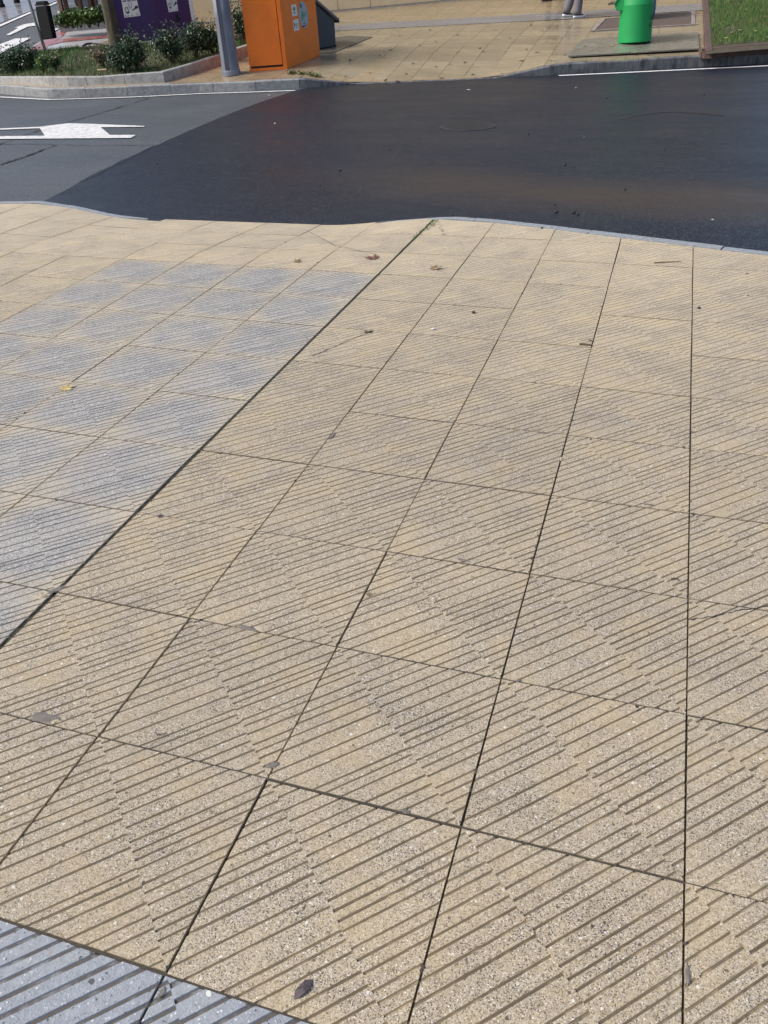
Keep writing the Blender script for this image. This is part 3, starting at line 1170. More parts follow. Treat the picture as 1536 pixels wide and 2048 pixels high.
def shrub(base, rad, h, nleaf, size, mats, label, seed, stems=7, openness=0.6, group="shrubs in the long planter"):
    rnd = random.Random(seed)
    root = thing("shrub", label, "shrub", base, group)
    ms = MB()
    tips = []
    for k in range(stems):
        a = rnd.uniform(0, 2 * math.pi)
        lean = rnd.uniform(0.1, 0.95) * rad
        tip = V(base) + V((math.cos(a) * lean, math.sin(a) * lean, h * rnd.uniform(0.62, 1.0) * (1.08 - 0.35 * lean / max(rad, .01))))
        mid = V(base).lerp(tip, 0.5) + V((rnd.uniform(-.04, .04), rnd.uniform(-.04, .04), .03))
        ms.tube([V(base) - V((0, 0, .03)), mid, tip], [.012, .008, .004], 5)
        tips.append((V(base), mid, tip))
        for q in range(3):
            s0 = V(base).lerp(mid, rnd.uniform(.5, 1))
            t2 = s0 + V((rnd.uniform(-1, 1) * rad * .5, rnd.uniform(-1, 1) * rad * .5, rnd.uniform(.05, .3) * h))
            ms.tube([s0, t2], [.006, .003], 4)
            tips.append((s0, s0.lerp(t2, .5), t2))
    ms.build("stem", m_stem, root)
    mf = MB()
    nleaf = int(nleaf * 1.8)
    size = size * 1.1
    for k in range(nleaf):
        a, b_, c = rnd.choice(tips)
        t = rnd.uniform(0.25, 1.05) ** 0.7
        p = a.lerp(b_, t * 2) if t < .5 else b_.lerp(c, t * 2 - 1)
        p = p + V((rnd.gauss(0, 1), rnd.gauss(0, 1), rnd.gauss(0, .8))) * rad * 0.21
        if p.z < base[2] + .02:
            continue
        d = V((rnd.gauss(0, 1), rnd.gauss(0, 1), rnd.gauss(0.35, .7))).normalized()
        u_ = V((rnd.gauss(0, .5), rnd.gauss(0, .5), 1)).normalized()
        leaf_quad(mf, p, d, u_, size * rnd.uniform(.6, 1.3), size * rnd.uniform(.2, .34), 0 if rnd.random() < .8 else (1 if len(mats) > 1 else 0))
    o = mf.build("foliage", mats, root)
    o['kind'] = 'stuff'
    return root


def grass(name, poly_px, dz, n, hgt, label, mats, seed, weights, patchy=None, soil=False):
    """blades spread over the polygon that these ground points bound"""
    rnd = random.Random(seed)
    pts = [fa(a, b, dz) for a, b in poly_px]
    x0, x1 = min(p.x for p in pts), max(p.x for p in pts)
    y0, y1 = min(p.y for p in pts), max(p.y for p in pts)

    def inside(x, y):
        c = False
        for k in range(len(pts)):
            a, b = pts[k], pts[k - 1]
            if (a.y > y) != (b.y > y) and x < (b.x - a.x) * (y - a.y) / (b.y - a.y) + a.x:
                c = not c
        return c
    mb = MB()
    cnt = 0
    while cnt < n:
        x, y = rnd.uniform(x0, x1), rnd.uniform(y0, y1)
        cnt += 1
        if soil:
            p = soil_pt(rnd.uniform(0, NS), rnd.uniform(.015, 1))
            x, y = p.x, p.y
        elif not inside(x, y):
            continue
        nz = noise.noise(V((x * 1.7, y * 1.7, seed)))
        if patchy and nz < patchy and rnd.random() < .8:
            continue
        z = p.z if soil else far_z(x, y) + dz
        a = rnd.uniform(0, 2 * math.pi)
        hh = hgt * rnd.uniform(.5, 1.25)
        dv = V((math.cos(a), math.sin(a), 0)) * .005
        tip = V((x + rnd.uniform(-.6, .6) * hh, y + rnd.uniform(-.6, .6) * hh, z + hh))
        k_ = rnd.choices(range(len(mats)), weights)[0]
        if nz < 0 and len(mats) > 2 and rnd.random() < .16:
            k_ = len(mats) - 1
        mb.face([V((x, y, z)) - dv, V((x, y, z)) + dv, tip], k_)
    o = mb.build(name, mats)
    return tag(o, label, "grass", None, 'stuff')


# left planter
PL_TOP = .185
pl_front = [(-300, 152), (-120, 162), (0, 170), (81, 175), (182, 174.5), (281, 168.5), (339, 164)]
pl_right = [(339, 164), (380, 150), (440, 129.5), (520, 101.5)]
pl_back = [(520, 101), (470, 98), (330, 96), (170, 104), (90, 112), (0, 125), (-140, 130), (-300, 140)]
planter = thing("stone_planter", "long low granite planter with rounded corner beside the far left kerb", "planter", fa(200, 150))


def wall_blocks(line, step, wdt, h, parent, mat, name="stone_block", tops=None):
    src = [V(p) for p in line]
    if tops:
        src = [V((p.x, p.y, t)) for p, t in zip(line, tops)]
    for pc in along(src, step):
        mb = MB()
        rg = []
        for k, p in enumerate(pc):
            t = (pc[min(k + 1, 6)] - pc[max(k - 1, 0)])
            t.z = 0
            t.normalize()
            n = V((-t.y, t.x, 0)).normalized()
            zt = p.z if tops else far_z(p.x, p.y) + h
            o_ = p + n * wdt
            rg.append([V((p.x, p.y, zt - h - .3)), V((p.x, p.y, zt - .015)), V((p.x + n.x * .015, p.y + n.y * .015, zt)),
                       V((o_.x, o_.y, zt)), V((o_.x, o_.y, zt - h - .3))])
        mb.rings([list(reversed(r)) for r in rg])
        mb.build(name, mat, parent)


FP, FT = [], []
for k in range(15):
    x = -17.0 + k * (17.0 - 7.9) / 14
    kk = far_kerb_at(x)
    k2 = far_kerb_at(x + .1)
    t = V((k2.x - kk.x, k2.y - kk.y, 0)).normalized()
    p = V((kk.x, kk.y, kk.z)) + V((-t.y, t.x, 0)) * .21
    q = project(p)
    ty = 153.5 if q[0] < 200 else 152 - (q[0] - 200) * .065
    zt = p.z
    while project(V((p.x, p.y, zt)))[1] > ty and zt < p.z + .6:
        zt += .004
    FP.append(p)
    FT.append(zt)


RP = [FP[-1].copy()] + [fa(a, b) for a, b in pl_right[1:]]
RT_ = [FT[-1]] + [far_z(p.x, p.y) + PL_TOP for p in RP[1:]]
wall_blocks(FP, 0.8, .12, PL_TOP, planter, m_planter, tops=FT)
wall_blocks(RP, 0.9, .12, PL_TOP, planter, m_planter, tops=RT_)
# the soil: a ruled surface from the front wall up to the back edge
back_px = [(-300, 122), (-190, 119), (-110, 117), (-60, 115.5), (-20, 113.5), (15, 111), (45, 107), (80, 102), (110, 98.5), (140, 95), (167, 93), (226, 90), (280, 86), (330, 82), (385, 78)]
s_front = [V((p.x, p.y + .03, t - .03)) for p, t in zip(FP, FT)]
s_back = [fa(a, b, .03) for a, b in back_px]
for p, (a, b) in zip(RP[1:], ((440, 77), (490, 77), (520, 77))):
    s_front.append(V((p.x - .05, p.y + .02, far_z(p.x, p.y) + PL_TOP - .04)))
    s_back.append(fa(a, b, .03))
NS = len(s_front) - 1


def soil_pt(u, f):
    k = min(NS - 1, int(u))
    a = s_front[k].lerp(s_front[k + 1], u - k)
    b = s_back[k].lerp(s_back[k + 1], u - k)
    return a.lerp(b, f)


SOIL_TAB = []
for a in range(NS * 10 + 1):
    for b in range(41):
        p = soil_pt(a / 10, b / 40)
        q = project(p)
        if q:
            SOIL_TAB.append((q[0], q[1], p))


def onsoil(px, py):
    return min(SOIL_TAB, key=lambda r: (r[0] - px) ** 2 + 4 * (r[1] - py) ** 2)[2].copy()


mb = MB()
for k in range(NS):
    for q in range(6):
        mb.face([soil_pt(k, q / 6), soil_pt(k + .999999, q / 6), soil_pt(k + .999999, (q + 1) / 6), soil_pt(k, (q + 1) / 6)])
mb.build("soil", m_earth, planter)
inner = [(-250, 139), (0, 149), (122, 148.5), (200, 147), (281, 143), (334, 137), (380, 123), (487, 84), (400, 78), (330, 83), (226, 90.5), (167, 93.5), (91, 101.5), (0, 112.5), (-200, 122)]
grass("grass", inner, PL_TOP - .045, 30000, .075, "short dark green grass growing in the long stone planter", [M_GRASS, M_GRASS2, M_STRAW], 4, [6, 2.2, .3], -.5, True)


def pt_pl(px, py):
    """point on the planter soil"""
    return onsoil(px, py)


SHRUBS = [
    ((28, 147), .40, .55, 1500, .05, [M_DARK, M_MID], "leafy green shrub at the left end of the long planter"),
    ((-6, 146), .36, .62, 900, .05, [M_MID, M_DARK], "shrub cut by the left edge of the photo in the long planter"),
    ((62, 141), .30, .55, 1000, .05, [M_DARK, M_MID], "dark shrub left of the signpost in the long planter"),
    ((88, 150), .20, .42, 380, .055, [M_BRIGHT, M_MID], "small bright green plant just below the signpost"),
    ((113, 143), .19, .38, 300, .055, [M_MID, M_DRY], "sparse reddish and green plant right of the signpost"),
    ((236, 146), .44, .52, 1900, .05, [M_DARK, M_MID], "wide dark shrub in front of the tree trunk"),
    ((275, 142), .36, .80, 1900, .05, [M_DARK, M_MID], "tall pointed dark shrub right of the tree trunk"),
    ((206, 136), .22, .42, 380, .05, [M_DRY, M_MID], "thin brownish twiggy shrub left of the tree trunk"),
    ((345, 129), .42, .72, 1900, .05, [M_DARK, M_MID], "dark shrub in front of the purple container"),
    ((392, 118), .42, .80, 1900, .052, [M_DARK, M_MID], "shrub with shiny leaves at the right edge of the purple container"),
    ((428, 112), .38, .72, 1600, .052, [M_DARK, M_MID], "dark shrub just left of the lamp post"),
    ((488, 92), .42, .95, 2000, .055, [M_DARK, M_MID], "tall dark shrub between the lamp post and the orange container"),
]
for k, (pp, rd, h, n, sz, mats, lab) in enumerate(SHRUBS):
    shrub(pt_pl(*pp), rd, h, n, sz, mats, lab, 100 + k)
# dry twigs at the planter's front
mb = MB()
rg_ = random.Random(8)
for k in range(900):
    px = rg_.choice([rg_.uniform(-40, 70), rg_.uniform(85, 140), rg_.uniform(330, 430)])
    py = 160 - max(0, px - 280) * .3 + rg_.uniform(-12, 2)
    p = pt_pl(px, py)
    d = V((rg_.gauss(0, 1), rg_.gauss(0, 1), abs(rg_.gauss(0.4, .5)))).normalized() * rg_.uniform(.05, .16)
    mb.face([p, p + V((.005, 0, 0)), p + d])
tag(mb.build("dry_twigs", M_STRAW), "dry straw and twigs along the front of the long planter", "twigs", None, 'stuff')
# a pale stick lying on the soil
mb = MB()
mb.tube([pt_pl(196, 146) + V((0, 0, .05)), pt_pl(214, 144.5) + V((0, 0, .055))], .018, 6)
tag(mb.build("stick", simple("pale_wood", (.42, .33, .2), .8)), "short pale stick lying in the long planter left of the wide shrub", "stick")
# hose at the back edge
mb = MB()
mb.tube([fa(a, b, PL_TOP + .02) for a, b in ((166, 92), (172, 88), (184, 86.5), (200, 87.5), (216, 90), (226, 92))], .022, 6)
tag(mb.build("hose", simple("black_hose", (.03, .03, .035), .5)), "dark hose arching along the back edge of the long planter", "hose")

# tree
TB = pt_pl(236, 98)
tree = thing("tree", "tree with rough brown trunk standing in the long planter before the purple container", "tree", TB)
mb = MB()
trunk = [TB + UP * h + V((math.sin(h * 1.3) * .02 - .035 * h, 0, 0)) for h in (-.1, .08, .3, .7, 1.2, 1.8, 2.5, 3.1)]
rad = [.20, .165, .148, .14, .135, .13, .12, .10]
seg = 18
rgs = []
for p, r in zip(trunk, rad):
    rgs.append([p + V((math.cos(2 * math.pi * k / seg), math.sin(2 * math.pi * k / seg), 0)) * r * (1 + .20 * noise.noise(V((k * .9, p.z * 2.2, 3))) + .05 * math.sin(k * 2.1)) for k in range(seg)])
mb.rings(rgs)
mb.build("trunk", m_bark, tree, True)
mbc = MB()
mbr = MB()
rr = random.Random(31)
for k in range(9):
    a = k * 2.399
    e = trunk[-1] + V((math.cos(a) * rr.uniform(.5, 1.1), math.sin(a) * rr.uniform(.5, 1.1), rr.uniform(.5, 1.5)))
    mbr.tube([trunk[-1] - V((0, 0, .1)), trunk[-1].lerp(e, .5) + V((0, 0, .12)), e], [.05, .03, .012], 6)
    for q in range(420):
        c = trunk[-1].lerp(e, rr.uniform(.45, 1.15)) + V((rr.gauss(0, .28), rr.gauss(0, .28), rr.gauss(0, .24)))
        d = V((rr.gauss(0, 1), rr.gauss(0, 1), rr.gauss(0, .6))).normalized()
        leaf_quad(mbc, c, d, V((0, 0, 1)), .10 * rr.uniform(.7, 1.3), .035)
mbr.build("branch", m_bark, tree)
mbc.build("crown", [M_MID], tree)['kind'] = 'stuff'

# second planter in the background with its fence
p2 = thing("stone_planter", "small granite planter full of bright plants behind the pale refuge", "planter", fa(165, 60))
P2F = [fa(a, b) for a, b in ((121, 63), (150, 60.5), (185, 57.5), (222, 54), (262, 50))]
wall_blocks(P2F, .9, .12, .22, p2, m_planter)
P2L = [fa(118.5, 40), fa(121, 63)]
wall_blocks(P2L, .9, .12, .22, p2, m_planter)
mb = MB()
mb.face([fa(a, b) + V((0, 0, .18)) for a, b in ((121, 63), (262, 50), (262, 38), (117, 47))])
mb.build("soil", m_earth, p2)
for k, (px, py, h, mat, lab) in enumerate(((132, 55, .30, [M_MID, M_BRIGHT], "low green plant at the left end of the small planter"),
                                           (146, 55, .34, [M_BRIGHT, M_MID], "bright plant left of centre in the small planter"),
                                           (162, 54, .36, [M_BRIGHT, M_MID], "bright plant in the middle of the small planter"),
                                           (178, 53, .44, [M_BRIGHT, M_BRIGHT], "brightest long leaved plant in the small planter"),
                                           (196, 51, .38, [M_MID, M_BRIGHT], "green plant right of centre in the small planter"),
                                           (212, 49, .42, [M_MID, M_DARK], "dark green plant beside the trunk in the small planter"))):
    shrub(fa(px, py, .18), .30, h, 520, .085, mat, lab, 300 + k, 6, group="plants in the small background planter")
m_redwood = simple("red_brown_wood", (0.085, 0.035, 0.024), 0.6, 0.4, 14.0, 0.2, stretch=(1, 1, .2))
fence = thing("wooden_fence", "red brown wooden rail fence behind the small planter", "fence", fa(160, 42))
for px, py, wd in ((131, 50, .10), (141, 49, .09), (169, 46, .10), (189, 44, .10), (199.5, 43, .10)):
    b0 = fa(px, py)
    mb = MB()
    mb.frame_box(b0 - V((wd / 2, .04, .05)), (wd, 0, 0), (0, .08, 0), UP * 1.15)
    mb.build("post", m_redwood, fence)
fa0, fa1 = fa(128, 50.5), fa(203, 42.5)
for hh, th in ((.64, .09), (1.05, .09), (.10, .12)):
    mb = MB()
    o_ = fa0 + UP * hh + V((0, -.05, 0))
    dv = fa1 - fa0
    mb.frame_box(o_, dv, (0, -.03, 0), UP * th)
    mb.build("rail", m_redwood, fence)

# ------------------------------------------------------------------ parked white van, glimpsed through the fence
m_white = simple("white_car_paint", (.78, .79, .80), .25, .03, 3.0, 0, coat=.6)
m_trim = simple("grey_plastic_trim", (.22, .24, .26), .5, .15, 10)
m_black = simple("black_rubber", (.02, .02, .022), .7, .2, 20)
m_glass = simple("dark_window", (.03, .035, .04), .08, .1, 3, 0)
m_rim = simple("wheel_rim", (.4, .41, .43), .35, .1, 8, 0, metal=.8)
vb = fa(182, 24)
van = thing("parked_van", "white parked van glimpsed behind the red brown fence", "van", vb)
vx = (fa(215, 20) - fa(150, 26))
vx.z = 0
vx.normalize()
vy = V((-vx.y, vx.x, 0))


def vp(a, b, c):
    return vb + vx * a + vy * b + V((0, 0, 1)) * (c + SLOPE * .2 * b)


prof = [(-.9, .22), (3.2, .22), (3.3, .55), (3.15, 1.0), (2.6, 1.12), (1.9, 1.75), (-.75, 1.82), (-.95, 1.2)]
mb = MB()
mb.rings([[vp(a, b, c) for a, c in prof] for b in (0.02, .0, 1.7, 1.68)])
mb.build("body", m_white, van, bevel=.05)
mb = MB()
mb.frame_box(vp(-.88, -.022, .42), vx * 4.1, vy * .02, V((0, 0, .24)))
mb.build("side_trim", m_trim, van)
for a0, a1 in ((-.6, .5), (.6, 1.75)):
    mb = MB()
    mb.frame_box(vp(a0, -.018, 1.15), vx * (a1 - a0), vy * .016, V((0, 0, .48)))
    mb.build("window", m_glass, van)
for a in (-.1, 2.5):
    for b in (-.03, 1.55):
        mb = MB()
        mb.lathe(vp(a, b, .3), vy, [(.30, 0), (.31, .03), (.31, .15), (.30, .18)], 24)
        wh = mb.build("wheel", m_black, van, True)
        mb = MB()
        mb.lathe(vp(a, b - .006, .3), vy, [(.05, 0), (.19, .0), (.2, .02)], 18)
        mb.build("rim", m_rim, wh)

# ------------------------------------------------------------------ signpost and black litter bin
m_pole = simple("galvanised_pole", (.33, .35, .38), .45, .15, 20, .05, metal=.3)
sp = fa(91, 102.5, .05)
post = thing("signpost", "thin leaning grey metal post behind the long planter", "post", sp)
top = CAM + ray(46, -40) * ((sp - CAM).length / ray(46, -40).length * 1.0)
spd = UP.copy()
q = onplane(57, 0, sp, V((0.2, 1, 0)).normalized())
spd = (q - sp).normalized()
mb = MB()
mb.tube([sp - spd * .15, sp + spd * 2.6], .036, 12)
mb.build("pole", m_pole, post, True)
mb = MB()
mb.lathe(sp + spd * 2.6, spd, [(.037, 0), (.03, .02), (.01, .03)], 12)
mb.build("pole_cap", m_pole, post)
pn = V((0.2, 1, 0)).normalized()
bc = [onplane(a, b, sp + V((0, .0, 0)), pn) for a, b in ((70, 13), (92, 11), (106, 77), (84, 80))]
lb = thing("litter_bin", "black box shaped litter bin hanging on the thin leaning post", "litter bin", bc[3])
m_blackbin = simple("black_plastic", (.010, .011, .013), .8, .25, 12, .1, spec=.15)
mb = MB()
mb.prism([bc[3], bc[2], bc[1], bc[0]], .13, pn)
mb.build("body", m_blackbin, lb, bevel=.02)
mb = MB()
dd = (bc[0] - bc[3]).normalized()
mb.prism([bc[0] + dd * .01, bc[1] + dd * .01, bc[1] + dd * .09 - (bc[1] - bc[0]) * .2, bc[0] + dd * .09 + (bc[1] - bc[0]) * .2], .13, pn)
mb.build("lid", m_blackbin, lb)
mb = MB()
mb.frame_box(bc[0].lerp(bc[3], .15) - (bc[1] - bc[0]) * .12, (bc[1] - bc[0]) * .11, dd * -.3, pn * .04)
mb.build("bracket", m_pole, lb)


# ------------------------------------------------------------------ containers
def vec_between(a, b):
    d = b - a
    return d


m_orange = simple("orange_paint", (.90, .20, .010), .42, .10, 4.0, .04, dirt=(.74, .15, .012), dirt_amt=.5)
m_slot = simple("dark_gap", (.015, .013, .012), .9, .2, 10, 0)
m_sticker = simple("white_sticker", (.72, .73, .70), .5, .06, 20, 0)
m_ink = simple("dark_ink", (.03, .035, .05), .6, .1, 20, 0)
m_green_ink = simple("green_ink", (.10, .28, .16), .6, .2, 20, 0)
m_oval = simple("pale_blue_oval", (.33, .42, .47), .5, .2, 18, 0)
m_blue_ink = simple("blue_ink", (.06, .08, .22), .6, .2, 20, 0)
m_purple = simple("purple_paint", (.036, .011, .095), .42, .18, 5.0, .05, dirt=(.028, .009, .045), dirt_amt=.6)
m_rust = simple("rust", (.16, .06, .03), .9, .4, 20, .3)


def quadbox(name, b4, h, mat, parent, up=UP, bevel=.01):
    mb = MB()
    mb.prism(b4, h, up)
    return mb.build(name, mat, parent, bevel=bevel)


def rect_fit(pl, pc, pr):
    """corner pc, make the two sides square to each other, sharing the error"""
    a = (pl - pc)
    b = (pr - pc)
    a -= UP * a.dot(UP)
    b -= UP * b.dot(UP)
    return a, b


B_ = fa(575, 138.5)
A_ = fa(500, 144)
C_ = fa(641, 111)
a_ = A_ - B_
b_ = C_ - B_
orange = thing("clothing_container", "tall orange metal collection container with stickers on its side", "container", B_)
OH = 1.95
D_ = A_ + b_
mb = MB()
mb.prism([A_, B_, C_, D_][::-1] if (B_ - A_).cross(C_ - B_).dot(UP) < 0 else [A_, B_, C_, D_], OH, UP)
mb.build("body", m_orange, orange, bevel=.012)
fn = (B_ - A_).cross(UP).normalized()
if fn.dot(CAM - B_) < 0:
    fn = -fn
sn = (C_ - B_).cross(UP).normalized()
if sn.dot(CAM - B_) < 0:
    sn = -sn
ax = (B_ - A_)
# raised frame round the front door, the door itself, dark slot below, hinge pins
mb = MB()
mb.frame_box(A_ + ax * .90 + UP * .0 + fn * .001, ax * .10, fn * .018, UP * OH)
mb.build("corner_frame", m_orange, orange, bevel=.004)
mb = MB()
mb.frame_box(A_ + fn * .001, ax * .90, fn * .018, UP * .055)
mb.build("bottom_frame", m_orange, orange, bevel=.004)
mb = MB()
mb.frame_box(A_ + ax * .05 + UP * .057 + fn * .001, ax * .84, fn * .004, UP * .035)
mb.build("slot", m_slot, orange)
mb = MB()
mb.frame_box(A_ + ax * .02 + UP * .092 + fn * .001, ax * .865, fn * .014, UP * (OH - .15))
mb.build("door", m_orange, orange, bevel=.006)
mb = MB()
mb.frame_box(A_ + ax * .886 + UP * .092 + fn * .0005, ax * .013, fn * .003, UP * (OH - .15))
mb.build("door_gap", m_slot, orange)
for h in (.45, .50, .56, 1.5):
    mb = MB()
    mb.tube([A_ + ax * .885 + fn * .018 + UP * h, A_ + ax * .885 + fn * .018 + UP * (h + .025)], .010, 8)
    mb.build("hinge_pin", m_rust, orange)
mb = MB()
mb.prism([A_ + UP * OH - ax * .02, B_ + UP * OH + ax * .02, C_ + UP * OH + ax * .02, D_ + UP * OH - ax * .02], .06, UP)
mb.build("roof", m_orange, orange, bevel=.015)


def decal(px, mat, name, parent, p, n, off, thick=.002):
    pts = [onplane(a, b, p + n * off, n) for a, b in px]
    mb = MB()
    if (pts[1] - pts[0]).cross(pts[2] - pts[1]).dot(n) < 0:
        pts = pts[::-1]
    mb.prism(pts, thick, n)
    return mb.build(name, mat, parent)


st = decal([(582, 10.2), (592, 8), (595.2, 31), (584.4, 33)], m_sticker, "sticker", orange, B_, sn, .001)
decal([(586.2, 16), (588, 13), (590.2, 15), (590.6, 20), (588.4, 22.5), (586.4, 20)], m_green_ink, "emblem", st, B_, sn, .0035, .001)
decal([(586.5, 25), (591.5, 23.8), (591.7, 25.8), (586.9, 27)], m_green_ink, "print_line", st, B_, sn, .0035, .001)
st = decal([(585.8, 40.6), (596.4, 37.2), (599, 60), (588.3, 62.6)], m_sticker, "sticker", orange, B_, sn, .001)
decal([(587.5, 46), (589, 45), (590.3, 53), (589, 54)], m_ink, "emblem", st, B_, sn, .0035, .001)
decal([(590.5, 48.2), (596, 46.6), (596.1, 47.6), (590.7, 49.3)], m_ink, "print_line", st, B_, sn, .0035, .001)
decal([(590.9, 51.3), (596.6, 49.6), (596.7, 50.7), (591, 52.4)], m_ink, "print_line", st, B_, sn, .0035, .001)
decal([(591.3, 55), (595.2, 54), (595.3, 54.8), (591.4, 55.8)], m_ink, "print_line", st, B_, sn, .0035, .001)
ov = []
for k in range(24):
    t = 2 * math.pi * k / 24
    e_x, e_y = 8.7 * math.cos(t), 27 * math.sin(t)
    ov.append((606.6 + e_x + e_y * .13, 29.5 + e_y - e_x * .25))
st = decal(ov, m_oval, "oval_sign", orange, B_, sn, .001, .003)
decal([(599.5, 8), (602, 7), (604, 14), (603, 16.5), (600, 14)], m_blue_ink, "print_shape", st, B_, sn, .0045, .001)
decal([(602.5, 24), (606, 22), (607.5, 30), (606, 40), (603.6, 42)], m_green_ink, "print_shape", st, B_, sn, .0045, .001)
decal([(607.5, 32), (612, 23), (613, 26), (608, 36)], m_green_ink, "print_shape", st, B_, sn, .0045, .001)
decal([(607, 46), (609, 44.5), (609.6, 47), (607.6, 48)], m_ink, "print_shape", st, B_, sn, .0045, .001)
decal([(603.5, 50), (606, 51.5), (611, 50), (612.5, 46), (613, 50), (608, 55), (605, 55)], m_blue_ink, "print_shape", st, B_, sn, .0045, .001)

# dark grey bin with a slanted lid, on its dark base plate
m_dkgrey = simple("dark_blue_grey_paint", (.045, .052, .072), .45, .15, 6, .05)
m_lid = simple("grey_lid", (.14, .145, .165), .4, .25, 10, .1, dirt=(.3, .31, .34), dirt_amt=.5)
plate_px = [(600, 112), (642, 108.5), (664, 107), (745, 74.5), (700, 72), (640, 80)]
m_plate = simple("dark_plate", (.10, .088, .075), .35, .35, 5, .1)
o = quadbox("base_plate", [fa(a, b, .002) for a, b in plate_px], .012, m_plate, None, V((0, 0, 1)), .003)
tag(o, "dark ground plate under the dark grey slant lidded bin", "plate")
R_ = fa(672.5, 92, .015)
L_f = fa(628, 101, .015)
dx_ = (R_ - L_f)
dpt = V((-dx_.y, dx_.x, 0)).normalized() * .62
gb = thing("waste_bin", "dark grey bin with slanted lid half hidden behind the orange container", "waste bin", R_)
nrm = dx_.cross(UP).normalized()
if nrm.dot(CAM - R_) < 0:
    nrm = -nrm
T1 = onplane(669.5, 42, R_, nrm)
T0 = onplane(629, 4, R_, nrm)
T00 = onplane(610, -12, R_, nrm)
L0 = L_f - dx_ * .35
prof = [L0, R_, T1, T0, T00]
mb = MB()
mb.rings([[p for p in prof], [p + dpt for p in prof]])
mb.build("body", m_dkgrey, gb, bevel=.02)
U1 = onplane(677.5, 38, R_, nrm)
U1b = onplane(676.5, 43, R_, nrm)
U0 = onplane(626, -7, R_, nrm)
U0b = onplane(627, 0, R_, nrm)
dl = dpt * .06
mb = MB()
mb.rings([[p - dl for p in (U0b, U1b, U1, U0)], [p + dpt * 1.06 for p in (U0b, U1b, U1, U0)]])
mb.build("lid", m_lid, gb, bevel=.012)
mb = MB()
mb.tube([U1b - dl * .5, U1b + dpt * 1.05], .022, 8)
mb.build("lid_handle", m_blackbin, gb)
mb = MB()
mb.prism([L0 + dx_ * .02 - UP * .013, R_ + dx_ * .02 - UP * .013, R_ + dpt + dx_ * .02 - UP * .013, L0 + dpt - UP * .013], .03, UP)
mb.build("base", m_blackbin, gb)

# purple container
PC = fa(320, 84, .0)
PL = fa(243, 91, .0)
PR = fa(390, 76, .0)
pur = thing("clothing_container", "large purple metal container with two white posters behind the long planter", "container", PC)
PH = 2.0
PD = PL + (PR - PC)
mb = MB()
mb.prism([PL, PC, PR, PD] if (PC - PL).cross(PR - PC).dot(UP) > 0 else [PL, PD, PR, PC], PH, UP)
mb.build("body", m_purple, pur, bevel=.015)
pn1 = (PC - PL).cross(UP).normalized()
pn1 = pn1 if pn1.dot(CAM - PC) > 0 else -pn1
pn2 = (PR - PC).cross(UP).normalized()
pn2 = pn2 if pn2.dot(CAM - PC) > 0 else -pn2
m_conc = simple("pale_concrete", (.38, .37, .36), .85, .2, 12, .3)
mb = MB()
mb.prism([PL + pn1 * .04 - UP * .04, PC + (pn1 + pn2) * .04 - UP * .04, PR + pn2 * .04 - UP * .04, PD - UP * .04], .075, UP)
mb.build("plinth", m_conc, pur)
mb = MB()
mb.frame_box(PR + pn2 * .002, (PR - PC).normalized() * .075, pn2 * .03, UP * PH)
mb.build("edge_trim", m_sticker, pur)
mb = MB()
mb.frame_box(PL - UP * -PH + pn1 * .03, (PC - PL), (PR - PC), UP * .07)
mb.build("roof", m_purple, pur)
for nm, px in (("left", [(241, -8), (271, -12), (281, 31.5), (249, 35.5)]), ("right", [(330, -14), (351, -17), (356.5, 21.5), (337.5, 24.5)])):
    P_, n_ = (PC, pn1) if nm == "left" else (PC, pn2)
    st = decal(px, m_sticker, "poster", pur, P_, n_, .001)
    a0, a1, a2, a3 = [V((p[0], p[1])) for p in px]

    def PT(u, v):
        t_ = a0.lerp(a1, u)
        b2 = a3.lerp(a2, u)
        q_ = t_.lerp(b2, v)
        return (q_.x, q_.y)

    def shape(uv, mat=m_ink):
        decal([PT(*c) for c in uv], mat, "print_shape", st, P_, n_, .0035, .001)
    # shoe with a heel
    shape([(.56, .68), (.70, .64), (.80, .54), (.88, .50), (.98, .58), (.98, .63), (.86, .66), (.66, .71), (.56, .72)])
    # hanger and dress outline
    for seg_ in ([(.36, .36), (.40, .36), (.44, .60), (.41, .60)], [(.58, .36), (.62, .36), (.56, .60), (.53, .60)], [(.40, .58), (.56, .58), (.56, .61), (.40, .61)], [(.42, .30), (.47, .27), (.48, .30), (.44, .34)], [(.52, .30), (.56, .27), (.58, .30), (.54, .34)]):
        shape(seg_, m_trim)
    # bag
    for seg_ in ([(.10, .60), (.14, .60), (.20, .82), (.16, .82)], [(.12, .56), (.30, .52), (.31, .56), (.14, .60)], [(.28, .56), (.32, .56), (.36, .80), (.32, .80)], [(.18, .76), (.34, .74), (.34, .82), (.20, .84)]):
        shape(seg_)
    # emblem and lines of small print at the foot, heading at the head
    shape([(.80, .83), (.88, .82), (.88, .87), (.81, .88)], m_trim)
    shape([(.06, .90), (.10, .89), (.12, .97), (.08, .975)])
    for u_0, u_1 in ((.16, .34), (.44, .56), (.74, .92)):
        shape([(u_0, .925), (u_1, .92), (u_1, .955), (u_0, .96)], m_trim)
    for u_0, u_1, mt in ((.06, .13, m_blue_ink), (.15, .22, m_blue_ink), (.24, .31, m_blue_ink), (.38, .44, m_blue_ink), (.46, .52, m_blue_ink), (.54, .58, m_blue_ink), (.66, .72, m_rust), (.74, .80, m_rust), (.82, .88, m_rust), (.90, .95, m_rust)):
        shape([(u_0, .215), (u_1, .21), (u_1, .285), (u_0, .29)], mt)
# rust scars low on the right face
decal([(350, 28), (356, 27), (358, 35), (362, 38), (357, 44), (353, 50), (349, 44), (352, 37)], simple("dark_scar", (.012, .008, .018), .8, .4, 30, 0), "scar", pur, PC, pn2, .001, .001)

